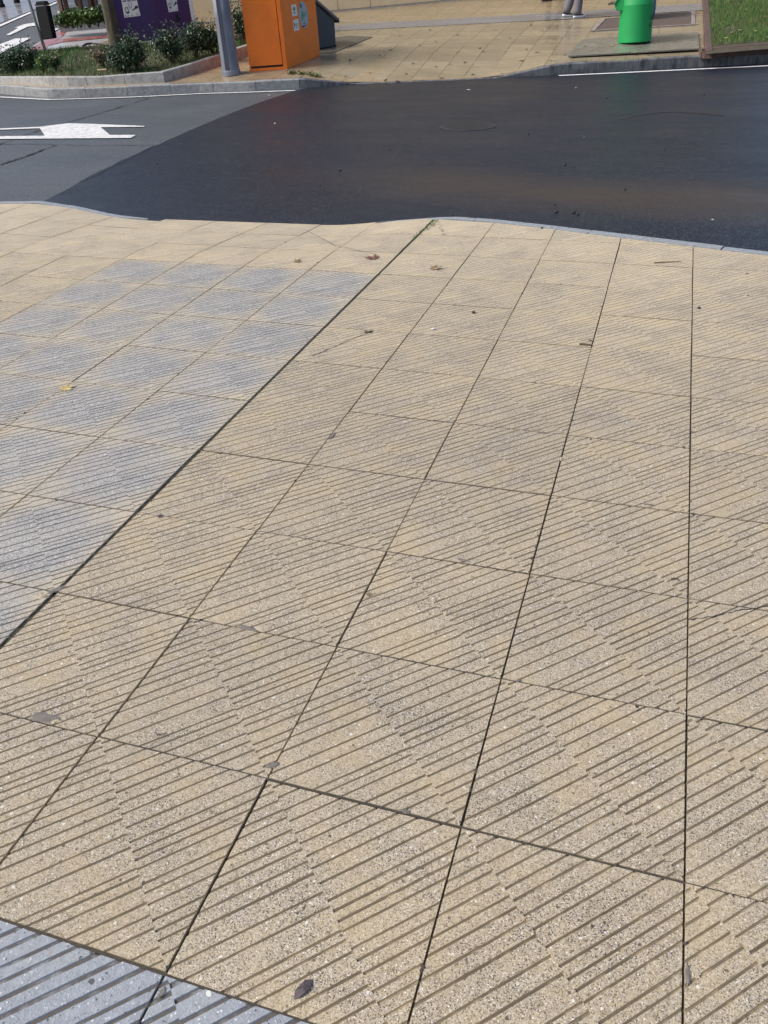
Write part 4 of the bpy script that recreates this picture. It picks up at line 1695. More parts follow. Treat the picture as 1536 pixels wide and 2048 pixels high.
# lamp post
LB = fa(463, 149)
lamp = thing("lamp_post", "thick blue grey metal lamp post beside the orange container", "lamp post", LB)
m_lamp = simple("blue_grey_post_paint", (.135, .155, .20), .45, .30, 7, .1, dirt=(.25, .27, .32), dirt_amt=.55, stretch=(1, 1, .35))
toward = (CAM - LB)
toward.z = 0
toward.normalize()
side = V((toward.y, -toward.x, 0))
LR = .5 * 35 / F_PX * (LB - CAM).dot(fw)
mb = MB()
mb.lathe(LB, UP, [(LR, .085), (LR * .985, .10), (LR * .965, .5), (LR * .93, 1.0), (LR * .90, 1.62)], 40)
mb.build("shaft", m_lamp, lamp, True)
mb = MB()
mb.lathe(LB, UP, [(LR * 1.07, -.02), (LR * 1.07, .055), (LR * 1.03, .085), (LR * .98, .087)], 40)
mb.build("base_collar", m_lamp, lamp)
mb = MB()
mb.lathe(LB, UP, [(LR * .9, 1.56), (LR * .98, 1.575), (LR * .98, 1.635), (LR * .9, 1.65)], 40)
mb.build("ring", m_lamp, lamp)
mb = MB()
mb.lathe(LB, UP, [(LR * .80, 1.64), (LR * .62, 2.6), (LR * .45, 4.5), (LR * .4, 5.2)], 32)
mb.build("upper_shaft", m_lamp, lamp, True)
for ang in (-.52, -.30):
    dv = toward * math.cos(ang) + (-side if side.dot(RT) > 0 else side) * -math.sin(ang) * -1
    dv = (toward * math.cos(ang) + RT.normalized() * math.sin(ang))
    dv.z = 0
    dv.normalize()
    tv = V((-dv.y, dv.x, 0))
    mb = MB()
    b0 = LB + dv * (LR * .985) + UP * .09
    t0 = LB + dv * (LR * .905) + UP * 1.56
    mb.rings([[b0 - tv * .012, b0 + tv * .012, b0 + tv * .012 + dv * .014, b0 - tv * .012 + dv * .014],
              [t0 - tv * .012, t0 + tv * .012, t0 + tv * .012 + dv * .014, t0 - tv * .012 + dv * .014]])
    mb.build("door_seam", m_dkgrey, lamp)
# lamp arm and head, above the picture
mb = MB()
mb.tube([LB + UP * 5.2, LB + UP * 5.5 + side * .3, LB + UP * 5.6 + side * 1.0], .05, 8)
mb.build("arm", m_lamp, lamp)
mb = MB()
mb.lathe(LB + UP * 5.58 + side * 1.05, V((0, 0, -1)), [(.10, -.08), (.22, 0), (.2, .05)], 20)
mb.build("lamp_head", m_lamp, lamp)

# green bottle bank and blue bin
m_gbin = simple("green_plastic", (.006, .29, .075), .58, .10, 5, .03)
m_bbin = simple("blue_plastic", (.018, .045, .26), .35, .15, 5, .03)
GB = fa(1268.5, 84.5, .03)
GR = .5 * 64 / F_PX * (GB - CAM).dot(fw)
grn = thing("bottle_bank", "green cylindrical bottle bank with a side flap on a grey slab", "recycling bin", GB)
mb = MB()
mb.lathe(GB, UP, [(GR * 1.0, 0), (GR * 1.0, .02), (GR * .99, .66), (GR * .993, .665), (GR * .993, .675), (GR * .986, .68), (GR * .98, 1.05), (GR * .85, 1.25), (GR * .5, 1.36), (.05, 1.40)], 56)
mb.build("body", m_gbin, grn, True)
tw = (CAM - GB)
tw -= UP * tw.dot(UP)
tw.normalize()
lf = UP.cross(tw)
if lf.dot(RT) > 0:
    lf = -lf
hb = GB + lf * GR * .80
mb = MB()
flap = [(.0, .57), (.150, .60), (.175, .70), (.06, .95), (-.1, .97), (-.1, .60)]
mb.rings([[hb + lf * a + UP * b + tw * wq for a, b in flap] for wq in (-.2, .2)])
mb.build("flap", m_gbin, grn, bevel=.015)
mb = MB()
e0 = hb + lf * .177 + UP * .70
mb.rings([[e0 + lf * a + UP * b + tw * wq for a, b in ((0, 0), (.022, -.01), (-.095, .21), (-.117, .20))] for wq in (-.23, .23)])
mb.build("flap_lid", m_gbin, grn, bevel=.006)
m_wr = simple("black_print", (.008, .03, .015), .6, .1, 20, 0)


def wrap_text(txt, size, base, R_, ang0, h, mat, parent, name="lettering"):
    cu = bpy.data.curves.new("lettering", 'FONT')
    cu.body = txt
    cu.size = size
    cu.resolution_u = 3
    tmp = bpy.data.objects.new("lettering_tmp", cu)
    COL.objects.link(tmp)
    dg = bpy.context.evaluated_depsgraph_get()
    me = bpy.data.meshes.new_from_object(tmp.evaluated_get(dg))
    bpy.data.objects.remove(tmp)
    bpy.data.curves.remove(cu)
    rgt = -lf
    for v in me.vertices:
        a = ang0 + v.co.x / R_
        p = base + (tw * math.cos(a) + rgt * math.sin(a)) * (R_ + .003) + UP * (h + v.co.y)
        v.co = p
    me.materials.clear()
    me.materials.append(mat)
    me.name = name
    o = bpy.data.objects.new(name, me)
    COL.objects.link(o)
    attach(o, parent)
    return o


wrap_text("VIDRIO", .155, GB, GR, .92, .375, m_wr, grn)
wrap_text("el", .12, GB, GR, .90, .265, m_wr, grn)
BB = fa(1283, 36, .02)
BR = GR * .9
shift = 0
for it in range(30):
    q = project(BB + UP * .1 + RT * BR)
    if q[0] < 1309:
        BB = BB + RT * .02
    elif q[0] > 1311:
        BB = BB - RT * .02
BB.z = far_z(BB.x, BB.y) + .01
blu = thing("paper_bin", "blue cylindrical bin mostly hidden behind the green bottle bank", "recycling bin", BB)
mb = MB()
mb.lathe(BB, UP, [(BR * .86, 0), (BR * .95, .03), (BR, .12), (BR * 1.03, 1.0), (BR * .8, 1.2), (.05, 1.32)], 48)
mb.build("body", m_bbin, blu, True)
mb = MB()
mb.lathe(BB, UP, [(BR * 1.01, .16), (BR * 1.03, .17), (BR * 1.03, .20), (BR * 1.01, .21)], 48)
mb.build("rib", m_bbin, blu)

# slab and inspection cover on the far pavement
m_slab = simple("grey_slab", (.19, .185, .155), .28, .25, 3.5, .1, dirt=(.10, .085, .07), dirt_amt=.5)
sl = [fa(1136, 114.5, .004), fa(1398, 99.5, .006), fa(1396, 66.5, .006), fa(1163, 81, .004)]
o = quadbox("ground_slab", sl, .028, m_slab, None, V((0, 0, 1)), .004)
tag(o, "wet grey ground slab under the green bottle bank", "slab")
m_frame = simple("worn_metal_frame", (.30, .26, .25), .6, .35, 20, .2, dirt=(.10, .08, .07), dirt_amt=.6)
m_dkcov = simple("brown_cover", (.105, .078, .066), .55, .3, 8, .3)
cov = thing("inspection_cover", "brown rectangular inspection cover with pale frame behind the green bottle bank", "cover", fa(1290, 45))
cpx = [(1181, 63.5), (1390, 50.5), (1389, 24), (1205, 39)]
cp = [fa(a, b, .003) for a, b in cpx]
cc = (cp[0] + cp[1] + cp[2] + cp[3]) / 4
inn = [p.lerp(cc, .075) for p in cp]
for k in range(4):
    kk = (k + 1) % 4
    mb = MB()
    mb.prism([cp[k], cp[kk], inn[kk], inn[k]], .022, V((0, 0, 1)))
    mb.build("frame_bar", m_frame, cov)
i2 = [p.lerp(cc, .015) for p in inn]
for t0, t1 in ((0, .495), (.505, 1)):
    mb = MB()
    mb.prism([i2[0].lerp(i2[1], t0), i2[0].lerp(i2[1], t1), i2[3].lerp(i2[2], t1), i2[3].lerp(i2[2], t0)], .012, V((0, 0, 1)))
    mb.build("cover_panel", m_dkcov, cov)
mb = MB()
mb.prism([fa(1215, 9, .003), fa(1240, 5, .003), fa(1243, 1.5, .003), fa(1222, 4, .003)], .012, V((0, 0, 1)))
tag(mb.build("drain_cover", m_dkcov), "small dark drain cover left of the green bottle bank", "cover")

# right planter
m_brick = simple("red_brown_edging", (.105, .066, .056), .7, .35, 10, .4, dirt=(.06, .045, .04), dirt_amt=.6)
rp = thing("planter_edging", "red brown edging round the grass bed at top right", "planter", fa(1412, 110))
lft = [fa(1409, 111.5), fa(1408, 80), fa(1406, 40), fa(1404, 0), fa(1402, -25)]
frt = [fa(1409, 111.5), fa(1450, 108.3), fa(1536, 101), fa(1700, 88)]
for pc in along(lft, 1.0):
    mb = MB()
    rg = []
    for p in pc:
        z0 = far_z(p.x, p.y)
        rg.append([V((p.x, p.y, z0 - .05)), V((p.x, p.y, z0 + .075)), V((p.x + .015, p.y, z0 + .09)), V((p.x + .125, p.y, z0 + .09)), V((p.x + .14, p.y, z0 - .05))])
    mb.rings(rg)
    mb.build("edging_block", m_brick, rp)
for lvl, (d0, d1, h) in enumerate(((0.0, .055, .055), (.06, .12, .075), (.15, .27, .11))):
    for pc in along(frt, 1.2):
        mb = MB()
        rg = []
        for k, p in enumerate(pc):
            t = (pc[min(k + 1, 6)] - pc[max(k - 1, 0)]).normalized()
            n = V((-t.y, t.x, 0)).normalized()
            z0 = far_z(p.x, p.y)
            a = p + n * d0
            b = p + n * d1
            rg.append([V((a.x, a.y, z0 - .05)), V((a.x, a.y, z0 + h - .012)), V((a.x, a.y, z0 + h)) + n * .012, V((b.x, b.y, z0 + h)), V((b.x, b.y, z0 - .05))])
        mb.rings([list(reversed(r)) for r in rg])
        mb.build("edging_block", m_brick, rp)
gbed = [(1424, 92), (1470, 88), (1536, 83), (1720, 70), (1720, -40), (1404, -40), (1418, 0)]
mb = MB()
mb.face([fa(a, b, .08) for a, b in [(1412, 108), (1700, 84), (1720, -40), (1404, -40)]])
mb.build("soil", m_earth, rp)
grass("grass", gbed, .085, 52000, .085, "bright green grass with bare patches in the bed at top right", [M_GRASS, M_GRASS2, M_STRAW], 12, [3.2, 4.5, .3], -.42)

# ------------------------------------------------------------------ building wall at the back
m_wall = simple("cream_wall_panel", (.80, .63, .39), .7, .10, 2.0, .1, dirt=(.64, .49, .30), dirt_amt=.35)
m_wallj = simple("wall_joint", (.16, .12, .085), .9, .2, 10, 0)
m_wbase = simple("wall_base_stone", (.40, .36, .31), .75, .25, 6, .2)
W0, W1 = fa(-60, 88), fa(1000, -7)
wd_ = (W1 - W0)
bld = thing("building", "cream panelled building wall closing the far pavement", "building", W0.lerp(W1, .6))
wn_ = wd_.cross(UP).normalized()
if wn_.dot(CAM - W0) < 0:
    wn_ = -wn_
W0 = fa(330, 54.5)
wd_ = W1 - W0
wl_ = wd_.length
wdir = wd_.normalized()
W2 = W1 + wdir * 9
mb = MB()
mb.frame_box(W0 - wn_ * .5 - UP * .3, W2 - W0, wn_ * .46, UP * 7.3)
mb.build("wall", m_wallj, bld)
mb = MB()
mb.frame_box(W0 - wn_ * .04 - UP * .3, W2 - W0, wn_ * .055, UP * .33)
mb.build("wall_base", m_wbase, bld)
JX = [onplane(a, 12, W0, wn_) for a in (428, 555, 677, 743, 875)]
ss = [0.0] + [(p - W0).dot(wdir) for p in JX]
while ss[-1] < (W2 - W0).length - 1.4:
    ss.append(ss[-1] + 1.55)
ss.append((W2 - W0).length)
for a, b in zip(ss, ss[1:]):
    for h0, h1 in ((.035, 1.6), (1.61, 3.2), (3.21, 4.9), (4.91, 7.0)):
        mb = MB()
        mb.frame_box(W0 + wdir * (a + .008) - wn_ * .04 + UP * h0, wdir * (b - a - .016), wn_ * .04, UP * (h1 - h0))
        mb.build("wall_panel", m_wall, bld, bevel=.006)


# ------------------------------------------------------------------ people
def skin_obj(name, verts, edges, radii, mat, parent, root=0, sub=2):
    me = bpy.data.meshes.new(name)
    me.from_pydata([tuple(v) for v in verts], edges, [])
    me.materials.append(mat)
    o = bpy.data.objects.new(name, me)
    COL.objects.link(o)
    o.parent = parent
    sm = o.modifiers.new("skin", 'SKIN')
    sm.use_smooth_shade = True
    sl_ = me.skin_vertices[0].data
    for k, r in enumerate(radii):
        sl_[k].radius = r if isinstance(r, tuple) else (r, r)
        sl_[k].use_root = (k == root)
    ss_ = o.modifiers.new("subd", 'SUBSURF')
    ss_.levels = sub
    ss_.render_levels = sub
    return o


m_skin = simple("skin", (.48, .30, .21), .5, .08, 8, .03)
m_hair = simple("dark_hair", (.03, .022, .016), .6, .3, 30, .2)
m_sole = simple("white_sole", (.80, .81, .83), .5, .05, 20, 0)


def person(base, facing, label, m_trouser, m_jacket, m_shoe, m_sl, stride, wide, seed, lateral=.10):
    """facing: unit vector on the ground; local x = forward, y = left, z = up"""
    root = thing("person", label, "person", base, None)
    ang = math.atan2(facing.y, facing.x)
    root.rotation_euler = (0, 0, ang)
    # feet: right foot forward, left foot behind
    fR, fL = V((stride * .5, -lateral, 0)), V((-stride * .5, lateral, 0))
    hip = V((0, 0, .92))
    v = [hip, hip + V((0, 0, .16)), V((.01, 0, 1.22)), V((.0, 0, 1.40)), V((.01, 0, 1.49)), V((.03, 0, 1.58)), V((.03, 0, 1.69))]
    r = [(.13, .10), (.125, .09), (.15, .10), (.12, .085), (.05, .05), (.075, .085), (.07, .075)]
    e = [(0, 1), (1, 2), (2, 3), (3, 4), (4, 5), (5, 6)]

    def chain(start, pts, rad):
        pr = start
        for p, q in zip(pts, rad):
            v.append(V(p))
            r.append(q)
            e.append((pr, len(v) - 1))
            pr = len(v) - 1
        return pr
    legs = []
    for f, s in ((fR, -1), (fL, 1)):
        kn = V((f.x * .55 + .06, s * .095, .50))
        an = V((f.x, f.y, .09 if f.x > 0 else .12))
        chain(0, [V((0, s * .095, .86)), kn, an, f + V((.13, 0, .05))], [.085, .058, .04, .035])
        legs.append((V((0, s * .095, .84)), kn, an))
    for s in (-1, 1):
        wr = V((s * .10 * (1 if stride > .3 else .4), s * .24, .86))
        h = chain(3, [V((0, s * .19, 1.39)), V((-.02, s * .235, 1.13)), wr, wr + V((.02, 0, -.07))], [.055, .042, .03, .028])
        for k, (dx_, ln) in enumerate(((.035, .075), (.018, .085), (.0, .08), (-.018, .065))):
            chain(h, [v[h] + V((dx_, 0, -.04)), v[h] + V((dx_ * 1.1, s * -.012, -.04 - ln * .6)), v[h] + V((dx_, s * -.025, -.04 - ln))], [.011, .009, .008])
        chain(h, [v[h] + V((.035, s * -.01, .02)), v[h] + V((.055, s * -.015, -.03))], [.012, .009])
    skin_obj("body", v, e, r, m_skin, root)
    # nose and ears are small forms on the head, hair a cap
    mb = MB()
    mb.lathe(V((.105, 0, 1.60)), V((1, 0, -.25)), [(.018, 0), (.014, .015), (.006, .028)], 8)
    for s in (-1, 1):
        mb.lathe(V((.02, s * .078, 1.62)), V((0, s, 0)), [(.028, 0), (.03, .01), (.015, .018)], 8)
    mb.build("face_features", m_skin, None, True).parent = root
    mb = MB()
    for s in (-1, 1):
        mb.lathe(V((.098, s * .03, 1.635)), V((1, 0, 0)), [(.012, 0), (.01, .006), (.003, .009)], 8)
    mb.build("eyes", m_hair, None).parent = root
    mb = MB()
    rg = []
    for k in range(7):
        t = k / 6 * math.pi * .5
        rr_ = .098 * math.cos(t) + .004
        rg.append([V((.015 + rr_ * math.cos(q * math.pi / 8) * 1.05, rr_ * .9 * math.sin(q * math.pi / 8), 1.665 + .09 * math.sin(t) - (.05 * max(0, -math.cos(q * math.pi / 8))) * (k == 0))) for q in range(16)])
    mb.rings(rg)
    mb.build("hair", m_hair, None, True).parent = root
    tv = [V((0, 0, .98)), V((0, 0, .86))]
    te = [(0, 1)]
    tr = [(.155, .115), (.15, .12)]
    for (a, kn, an) in legs:
        tv += [a, kn, kn.lerp(an, .55), an + V((-.015, 0, -.05))]
        b = len(tv) - 4
        te += [(1, b), (b, b + 1), (b + 1, b + 2), (b + 2, b + 3)]
        tr += [.105, .085 * wide, .08 * wide, .085 * wide]
    skin_obj("trousers", tv, te, tr, m_trouser, root, 1)
    jv = [V((0, 0, .93)), V((0, 0, 1.12)), V((.01, 0, 1.28)), V((0, 0, 1.42))]
    je = [(0, 1), (1, 2), (2, 3)]
    jr = [(.165, .125), (.16, .12), (.175, .125), (.13, .095)]
    for s in (-1, 1):
        jv += [V((0, s * .20, 1.39)), V((-.02, s * .24, 1.13)), V((s * .10 * (1 if stride > .3 else .4) * .9, s * .24, .90))]
        b = len(jv) - 3
        je += [(3, b), (b, b + 1), (b + 1, b + 2)]
        jr += [.075, .06, .05]
    skin_obj("jacket", jv, je, jr, m_jacket, root, 1)
    for f, s, lift in ((fR, -1, 0.0), (fL, 1, 0.02)):
        prof_ = [(-.085, .030, .085), (-.06, .040, .10), (.0, .040, .10), (.06, .044, .085), (.13, .047, .06), (.18, .040, .045), (.205, .022, .032)]
        mb = MB()
        rg = []
        for (x, hw, h) in prof_:
            c = f + V((x, 0, lift + (.02 if f.x < 0 and x < 0 else 0)))
            rg.append([c + V((0, -hw, .026)), c + V((0, -hw * .95, h * .6)), c + V((0, -hw * .5, h)), c + V((0, hw * .5, h)), c + V((0, hw * .95, h * .6)), c + V((0, hw, .026))])
        mb.rings(rg)
        sh = mb.build("shoe", m_shoe, None, True)
        sh.parent = root
        mb = MB()
        rg = []
        for (x, hw, h) in prof_:
            c = f + V((x * 1.05, 0, lift + (.02 if f.x < 0 and x < 0 else 0) + (.012 if x > .17 else 0)))
            rg.append([c + V((0, -hw * 1.12, 0)), c + V((0, -hw * 1.18, .034)), c + V((0, hw * 1.18, .034)), c + V((0, hw * 1.12, 0))])
        mb.rings(rg)
        so_ = mb.build("sole", m_sl, None)
        so_.parent = sh
    return root


m_gtr = simple("grey_trousers", (.15, .145, .16), .85, .15, 20, .2)
m_navy = simple("navy_cloth", (.014, .018, .05), .8, .2, 20, .2)
m_dkcl = simple("dark_cloth", (.03, .027, .027), .85, .2, 20, .2)
m_dkshoe = simple("dark_shoe", (.022, .021, .026), .6, .2, 20, .1)
m_jk = simple("blue_jacket", (.08, .10, .16), .8, .15, 20, .2)
fdir = RT * .95 + fw * .22
fdir.z = 0
fdir.normalize()
pf = fa(1143, 34.6)
person(V((pf.x, pf.y, far_z(pf.x, pf.y))), fdir, "person in wide grey trousers and white soled shoes walking on the wet pavement", m_gtr, m_jk, m_dkshoe, m_sole, .20, 1.4, 1)
pf = fa(1112, 1.5)
person(V((pf.x, pf.y, far_z(pf.x, pf.y))), -fdir, "person in dark shoes at the top edge of the picture", m_dkcl, m_dkcl, m_dkshoe, m_dkshoe, .34, 1.0, 2)
pf = fa(474, 27)
person(V((pf.x, pf.y, far_z(pf.x, pf.y))), fdir, "person in navy trousers behind the tall shrub and the orange container", m_navy, m_navy, m_dkshoe, m_sole, .10, 1.0, 3)

# dark bollard at the upper left corner
bl = fa(4, 13)
o = thing("bollard", "dark bollard on the grey pavement at the top left corner", "bollard", bl)
mb = MB()
mb.lathe(bl, UP, [(.10, -.05), (.10, .06), (.075, .09), (.07, .7), (.085, .74), (.06, .82), (.02, .84)], 18)
mb.build("post", m_blackbin, o, True)
bl = fa(34, 4)
o = thing("bollard", "dark bollard second from the top left corner", "bollard", bl)
mb = MB()
mb.lathe(bl, UP, [(.10, -.05), (.10, .06), (.075, .09), (.07, .7), (.085, .74), (.06, .82), (.02, .84)], 18)
mb.build("post", m_blackbin, o, True)

# ------------------------------------------------------------------ manhole cover in the asphalt
m_iron = simple("worn_iron", (.026, .028, .032), .45, .3, 25, .2)
mc = at(936, 252.5, ROAD_Z + .007)
man = thing("manhole_cover", "round iron manhole cover set in the dark asphalt", "manhole cover", mc)
MR = .5 * 112 / F_PX * (mc - CAM).dot(fw)
mb = MB()
mb.lathe(mc, V((0, 0, 1)), [(MR, 0), (MR, .004), (MR * .9, .006), (MR * .9, 0)], 48)
mb.build("rim", m_iron, man)
mb = MB()
mb.lathe(mc, V((0, 0, 1)), [(MR * .885, 0), (MR * .885, .003)], 48)
mb.build("disc", m_iron, man)
mb = MB()
for a in range(-8, 9):
    for b in range(-8, 9):
        x, y = a * MR * .105, b * MR * .105
        if math.hypot(x, y) < MR * .82:
            mb.box(mc + V((x, y, .0025)), MR * .06, MR * .06, .004)
mb.build("studs", m_iron, man)['kind'] = 'stuff'
# round trench repair in the asphalt further right
mb = MB()
pts = [at(a, b, ROAD_Z) for a, b in ((1245, 240), (1270, 233), (1310, 227), (1350, 225), (1395, 228), (1430, 231), (1446, 233))]
strip(mb, jag(pts, 5, .012, rc), .05, ROAD_Z + .010, rc, .6)
mb.build("crack", m_crack, [o for o in COL.objects if o.name.startswith("road") and o.get('label', '').startswith('dark freshly')][0])

# ------------------------------------------------------------------ litter, leaves, weeds, damage
m_brownleaf = simple("brown_dead_leaf", (.155, .075, .055), .7, .3, 30, .2)
m_tanleaf = simple("tan_dead_leaf", (.20, .14, .07), .7, .3, 30, .2)
m_yelleaf = simple("yellow_dead_leaf", (.42, .32, .13), .7, .25, 30, .2)
m_darkleaf = simple("dark_rotten_leaf", (.065, .050, .055), .55, .3, 30, .2)


def maple(p, size, rot, mat, label, cat="leaf", group=None, curl=.25, seed=1, zf=None, name="fallen_leaf"):
    rnd = random.Random(seed)
    pts = []
    lobes = [(0, 1.0), (52, .86), (100, .62), (145, .40), (215, .40), (260, .62), (308, .86)]
    for k, (a, r_) in enumerate(lobes):
        a2, r2 = lobes[(k + 1) % len(lobes)]
        if a2 < a:
            a2 += 360
        for da, rf in ((0, 1.0), (.18, .78), (.28, .84), (.5, .38), (.72, .80), (.82, .74)):
            ang = math.radians(a + (a2 - a) * da) + rot
            rr_ = (r_ + (r2 - r_) * da) * rf * size * rnd.uniform(.9, 1.1)
            pts.append((math.cos(ang) * rr_, math.sin(ang) * rr_))
    mb = MB()
    c = V((0, 0, .004))
    for k in range(len(pts)):
        a, b = pts[k], pts[(k + 1) % len(pts)]
        za = .003 + curl * size * (math.hypot(*a) / size) ** 2 * (.5 + .5 * math.sin(3 * math.atan2(a[1], a[0]) + seed))
        zb = .003 + curl * size * (math.hypot(*b) / size) ** 2 * (.5 + .5 * math.sin(3 * math.atan2(b[1], b[0]) + seed))
        mb.face([c, V((a[0], a[1], za)), V((b[0], b[1], zb))])
    o = mb.build(name, mat)
    o.location = p
    return tag(o, label, cat, group)


maple(at(748, 517), .085, 2.6, m_brownleaf, "large reddish brown maple leaf by the top of the wide mossy joint", seed=4, curl=.22)
maple(at(866, 538), .068, .4, m_tanleaf, "curled tan leaf on the yellow tiles right of the wide mossy joint", seed=2, curl=.45)
maple(at(592, 524.5), .050, 1.2, m_tanleaf, "small dark curled leaf on the yellow tiles above the grey tiles", seed=9, curl=.4)
maple(at(128, 779), .055, .9, m_yelleaf, "yellow leaf lying on a joint between the grey tiles", seed=6, curl=.3)
maple(at(735, 1190), .017, .3, m_tanleaf, "tiny tan leaf scrap in the joint near the middle of the pavement", seed=5, curl=.4)
maple(at(1493, 548), .016, .3, m_darkleaf, "tiny black leaf scrap near the right edge below the kerb", seed=15, curl=.3)
maple(at(318, 1034), .020, .8, m_darkleaf, "tiny dark scrap beside the wide mossy joint", seed=16, curl=.3)

rl = random.Random(77)


def scrap(p, ln, wd, rot, mat, label, cat, group, z, name="fallen_leaf"):
    mb = MB()
    d = V((math.cos(rot), math.sin(rot), 0))
    s = V((-d.y, d.x, 0))
    outline = [(-1, 0), (-.5, .8), (.1, 1), (.6, .7), (1, .05), (.5, -.7), (-.1, -1), (-.6, -.6)]
    c = V((0, 0, z + .012))
    pts = [d * (a * ln) + s * (b * wd * rl.uniform(.6, 1.2)) + V((0, 0, z + rl.uniform(0, .012))) for a, b in outline]
    for k in range(len(pts)):
        mb.face([c, pts[k], pts[(k + 1) % len(pts)]])
    o = mb.build(name, mat)
    o.location = p
    return tag(o, label, cat, group)


scrap(at(606, 1979), .025, .016, 1.15, m_darkleaf, "small dark rotten leaf flat on the tiles at the bottom of the photo", "leaf", None, -.006)
far_leaf_px = [(836, 54), (872, 83), (915, 101), (967, 100), (1053, 96), (1092, 84), (946, 131), (900, 118), (828, 143), (795, 143), (812, 132), (872, 122), (930, 115),
               (770, 141), (905, 143), (1044, 113), (1100, 118), (1085, 62), (1115, 52), (960, 95), (1074, 101), (1130, 108), (782, 99), (840, 91), (800, 72), (700, 118), (740, 132), (720, 140), (690, 142),
               (1020, 76), (990, 60), (860, 60), (915, 70), (1005, 130), (1062, 50), (760, 108), (826, 118), (884, 137)]
for k, (a, b) in enumerate(far_leaf_px):
    p = fa(a, b, .002)
    p.z = pave_z(p.x, p.y) + .003
    scrap(p, rl.uniform(.03, .075), rl.uniform(.015, .035), rl.uniform(0, 3), rl.choice([m_tanleaf, m_darkleaf, m_darkleaf, m_brownleaf]), "small dead leaf lying on the wet yellow pavement beyond the road", "leaf", "dead leaves scattered on the far pavement", .001)
for k, (a, b) in enumerate(((1268, 105), (1293, 104), (1224, 92), (1170, 92), (1395, 70), (1394, 79), (1395, 48), (1397, 25))):
    p = fa(a, b, .034 if k < 4 else .004)
    scrap(p, .06, .035, rl.uniform(0, 3), m_tanleaf if k % 2 else m_yelleaf, "pale dead leaf on or beside the wet grey slab under the green bottle bank", "leaf", "pale leaves by the grey slab", .0)
for k, (a, b) in enumerate(((1473, 40), (1499, 45), (1530, 33), (1503, 74), (1534, 75), (1450, 76), (1433, 52), (1480, 60), (1512, 62), (1522, 12), (1464, 65), (1490, 20))):
    p = fa(a, b, .12)
    scrap(p, .065, .045, rl.uniform(0, 3), m_yelleaf if k % 3 else m_tanleaf, "pale fallen leaf on the grass bed at top right", "leaf", "leaves fallen on the grass bed at top right", .0)

m_paper = simple("white_litter", (.48, .49, .49), .7, .08, 20, .1)
for a, b, s_, lab in ((937, 180, .045, "white scrap of paper on the asphalt near the far kerb"), (1168, 276, .02, "small pale scrap on the asphalt right of the manhole cover"), (537, 191, .035, "pale scrap on the asphalt below the orange container"),
                      (550, 247, .016, "small pale scrap on the asphalt left of the manhole cover"), (1424, 441, .014, "tiny pale scrap on the asphalt near the right kerb"), (1152, 176, .012, "tiny pale speck below the right edge line")):
    scrap(at(a, b, ROAD_Z + .010), s_, s_ * .55, .2, m_paper, lab, "litter", None, .0, "litter_scrap")
m_stone = simple("black_grit", (.02, .019, .02), .7, .3, 30, .2)


def pebble(p, r, mat, label, group=None, flat=.6):
    bm = bmesh.new()
    bmesh.ops.create_icosphere(bm, subdivisions=2, radius=r)
    for v in bm.verts:
        v.co *= 1 + .25 * noise.noise(v.co * (2.5 / r) + V((p.x * 9, p.y * 9, 0)))
        v.co.z *= flat
    me = bpy.data.meshes.new("pebble")
    bm.to_mesh(me)
    bm.free()
    me.materials.append(mat)
    o = bpy.data.objects.new("pebble", me)
    COL.objects.link(o)
    o.location = p + V((0, 0, r * flat * .7))
    return tag(o, label, "pebble", group)


pebble(at(867, 658.5), .012, m_paper, "small white pebble on the yellow tiles right of the wide mossy joint", None, .4)
pebble(at(947, 626), .011, m_stone, "small black pebble on the yellow tiles above the white pebble")
pebble(at(1398, 617), .010, m_stone, "small black pebble just right of the straight tile joint near the right kerb")
pebble(at(1084, 457), .011, m_stone, "small black pebble at the right kerb edge")
for a, b in ((1057, 269), (1130, 331), (1155, 430), (1147, 426), (1112, 425), (1110, 410), (1148, 335), (314, 329), (612, 252), (1214, 197), (1408, 190), (652, 218), (680, 342), (640, 372), (905, 432), (780, 300), (1250, 380), (1330, 300)):
    pebble(at(a, b, ROAD_Z + .006), rl.uniform(.008, .018), m_stone, "speck of black grit lying on the dark asphalt", "black grit on the dark asphalt")


def twig(a, b, rad, label, z0=0.0):
    p, q = at(*a), at(*b)
    mb = MB()
    m_ = p.lerp(q, .5) + V((rl.uniform(-.01, .01), rl.uniform(-.01, .01), .006))
    mb.tube([p + V((0, 0, .005)), m_, q + V((0, 0, .006))], [rad, rad * .9, rad * .5], 6)
    return tag(mb.build("twig", m_stem), label, "twig")


twig((1159, 690), (1184, 692), .0075, "short dark twig at the joint in the upper right tiles")
twig((1178, 681), (1187, 684), .004, "tiny twig just above the short dark twig")
twig((730, 665), (745, 664), .007, "short dark twig on the tiles below the large maple leaf")
twig((1342, 1160), (1357, 1164), .003, "thin black twig left of the straight joint at right")
twig((1308, 527), (1362, 524), .004, "thin dark twig along a joint near the right kerb")
twig((312, 1467), (336, 1470), .002, "fine black twig on the lower left tiles")

# weeds in the top of the wide joint and by the orange container
m_weed = M_BRIGHT


def weed(pts, n, size, label, spread, zf, seed, mats=(M_BRIGHT, M_MID)):
    rnd = random.Random(seed)
    mb = MB()
    for k in range(n):
        t = rnd.random() * (len(pts) - 1)
        i_ = int(t)
        p = pts[i_].lerp(pts[i_ + 1], t - i_) + V((rnd.gauss(0, spread), rnd.gauss(0, spread), 0))
        p.z = zf(p) + rnd.uniform(0, size * .8)
        d = V((rnd.gauss(0, 1), rnd.gauss(0, 1), abs(rnd.gauss(.2, .4)))).normalized()
        leaf_quad(mb, p, d, V((0, 0, 1)), size * rnd.uniform(.5, 1.2), size * .3, rnd.randrange(2))
    return tag(mb.build("weed", list(mats)), label, "weed")


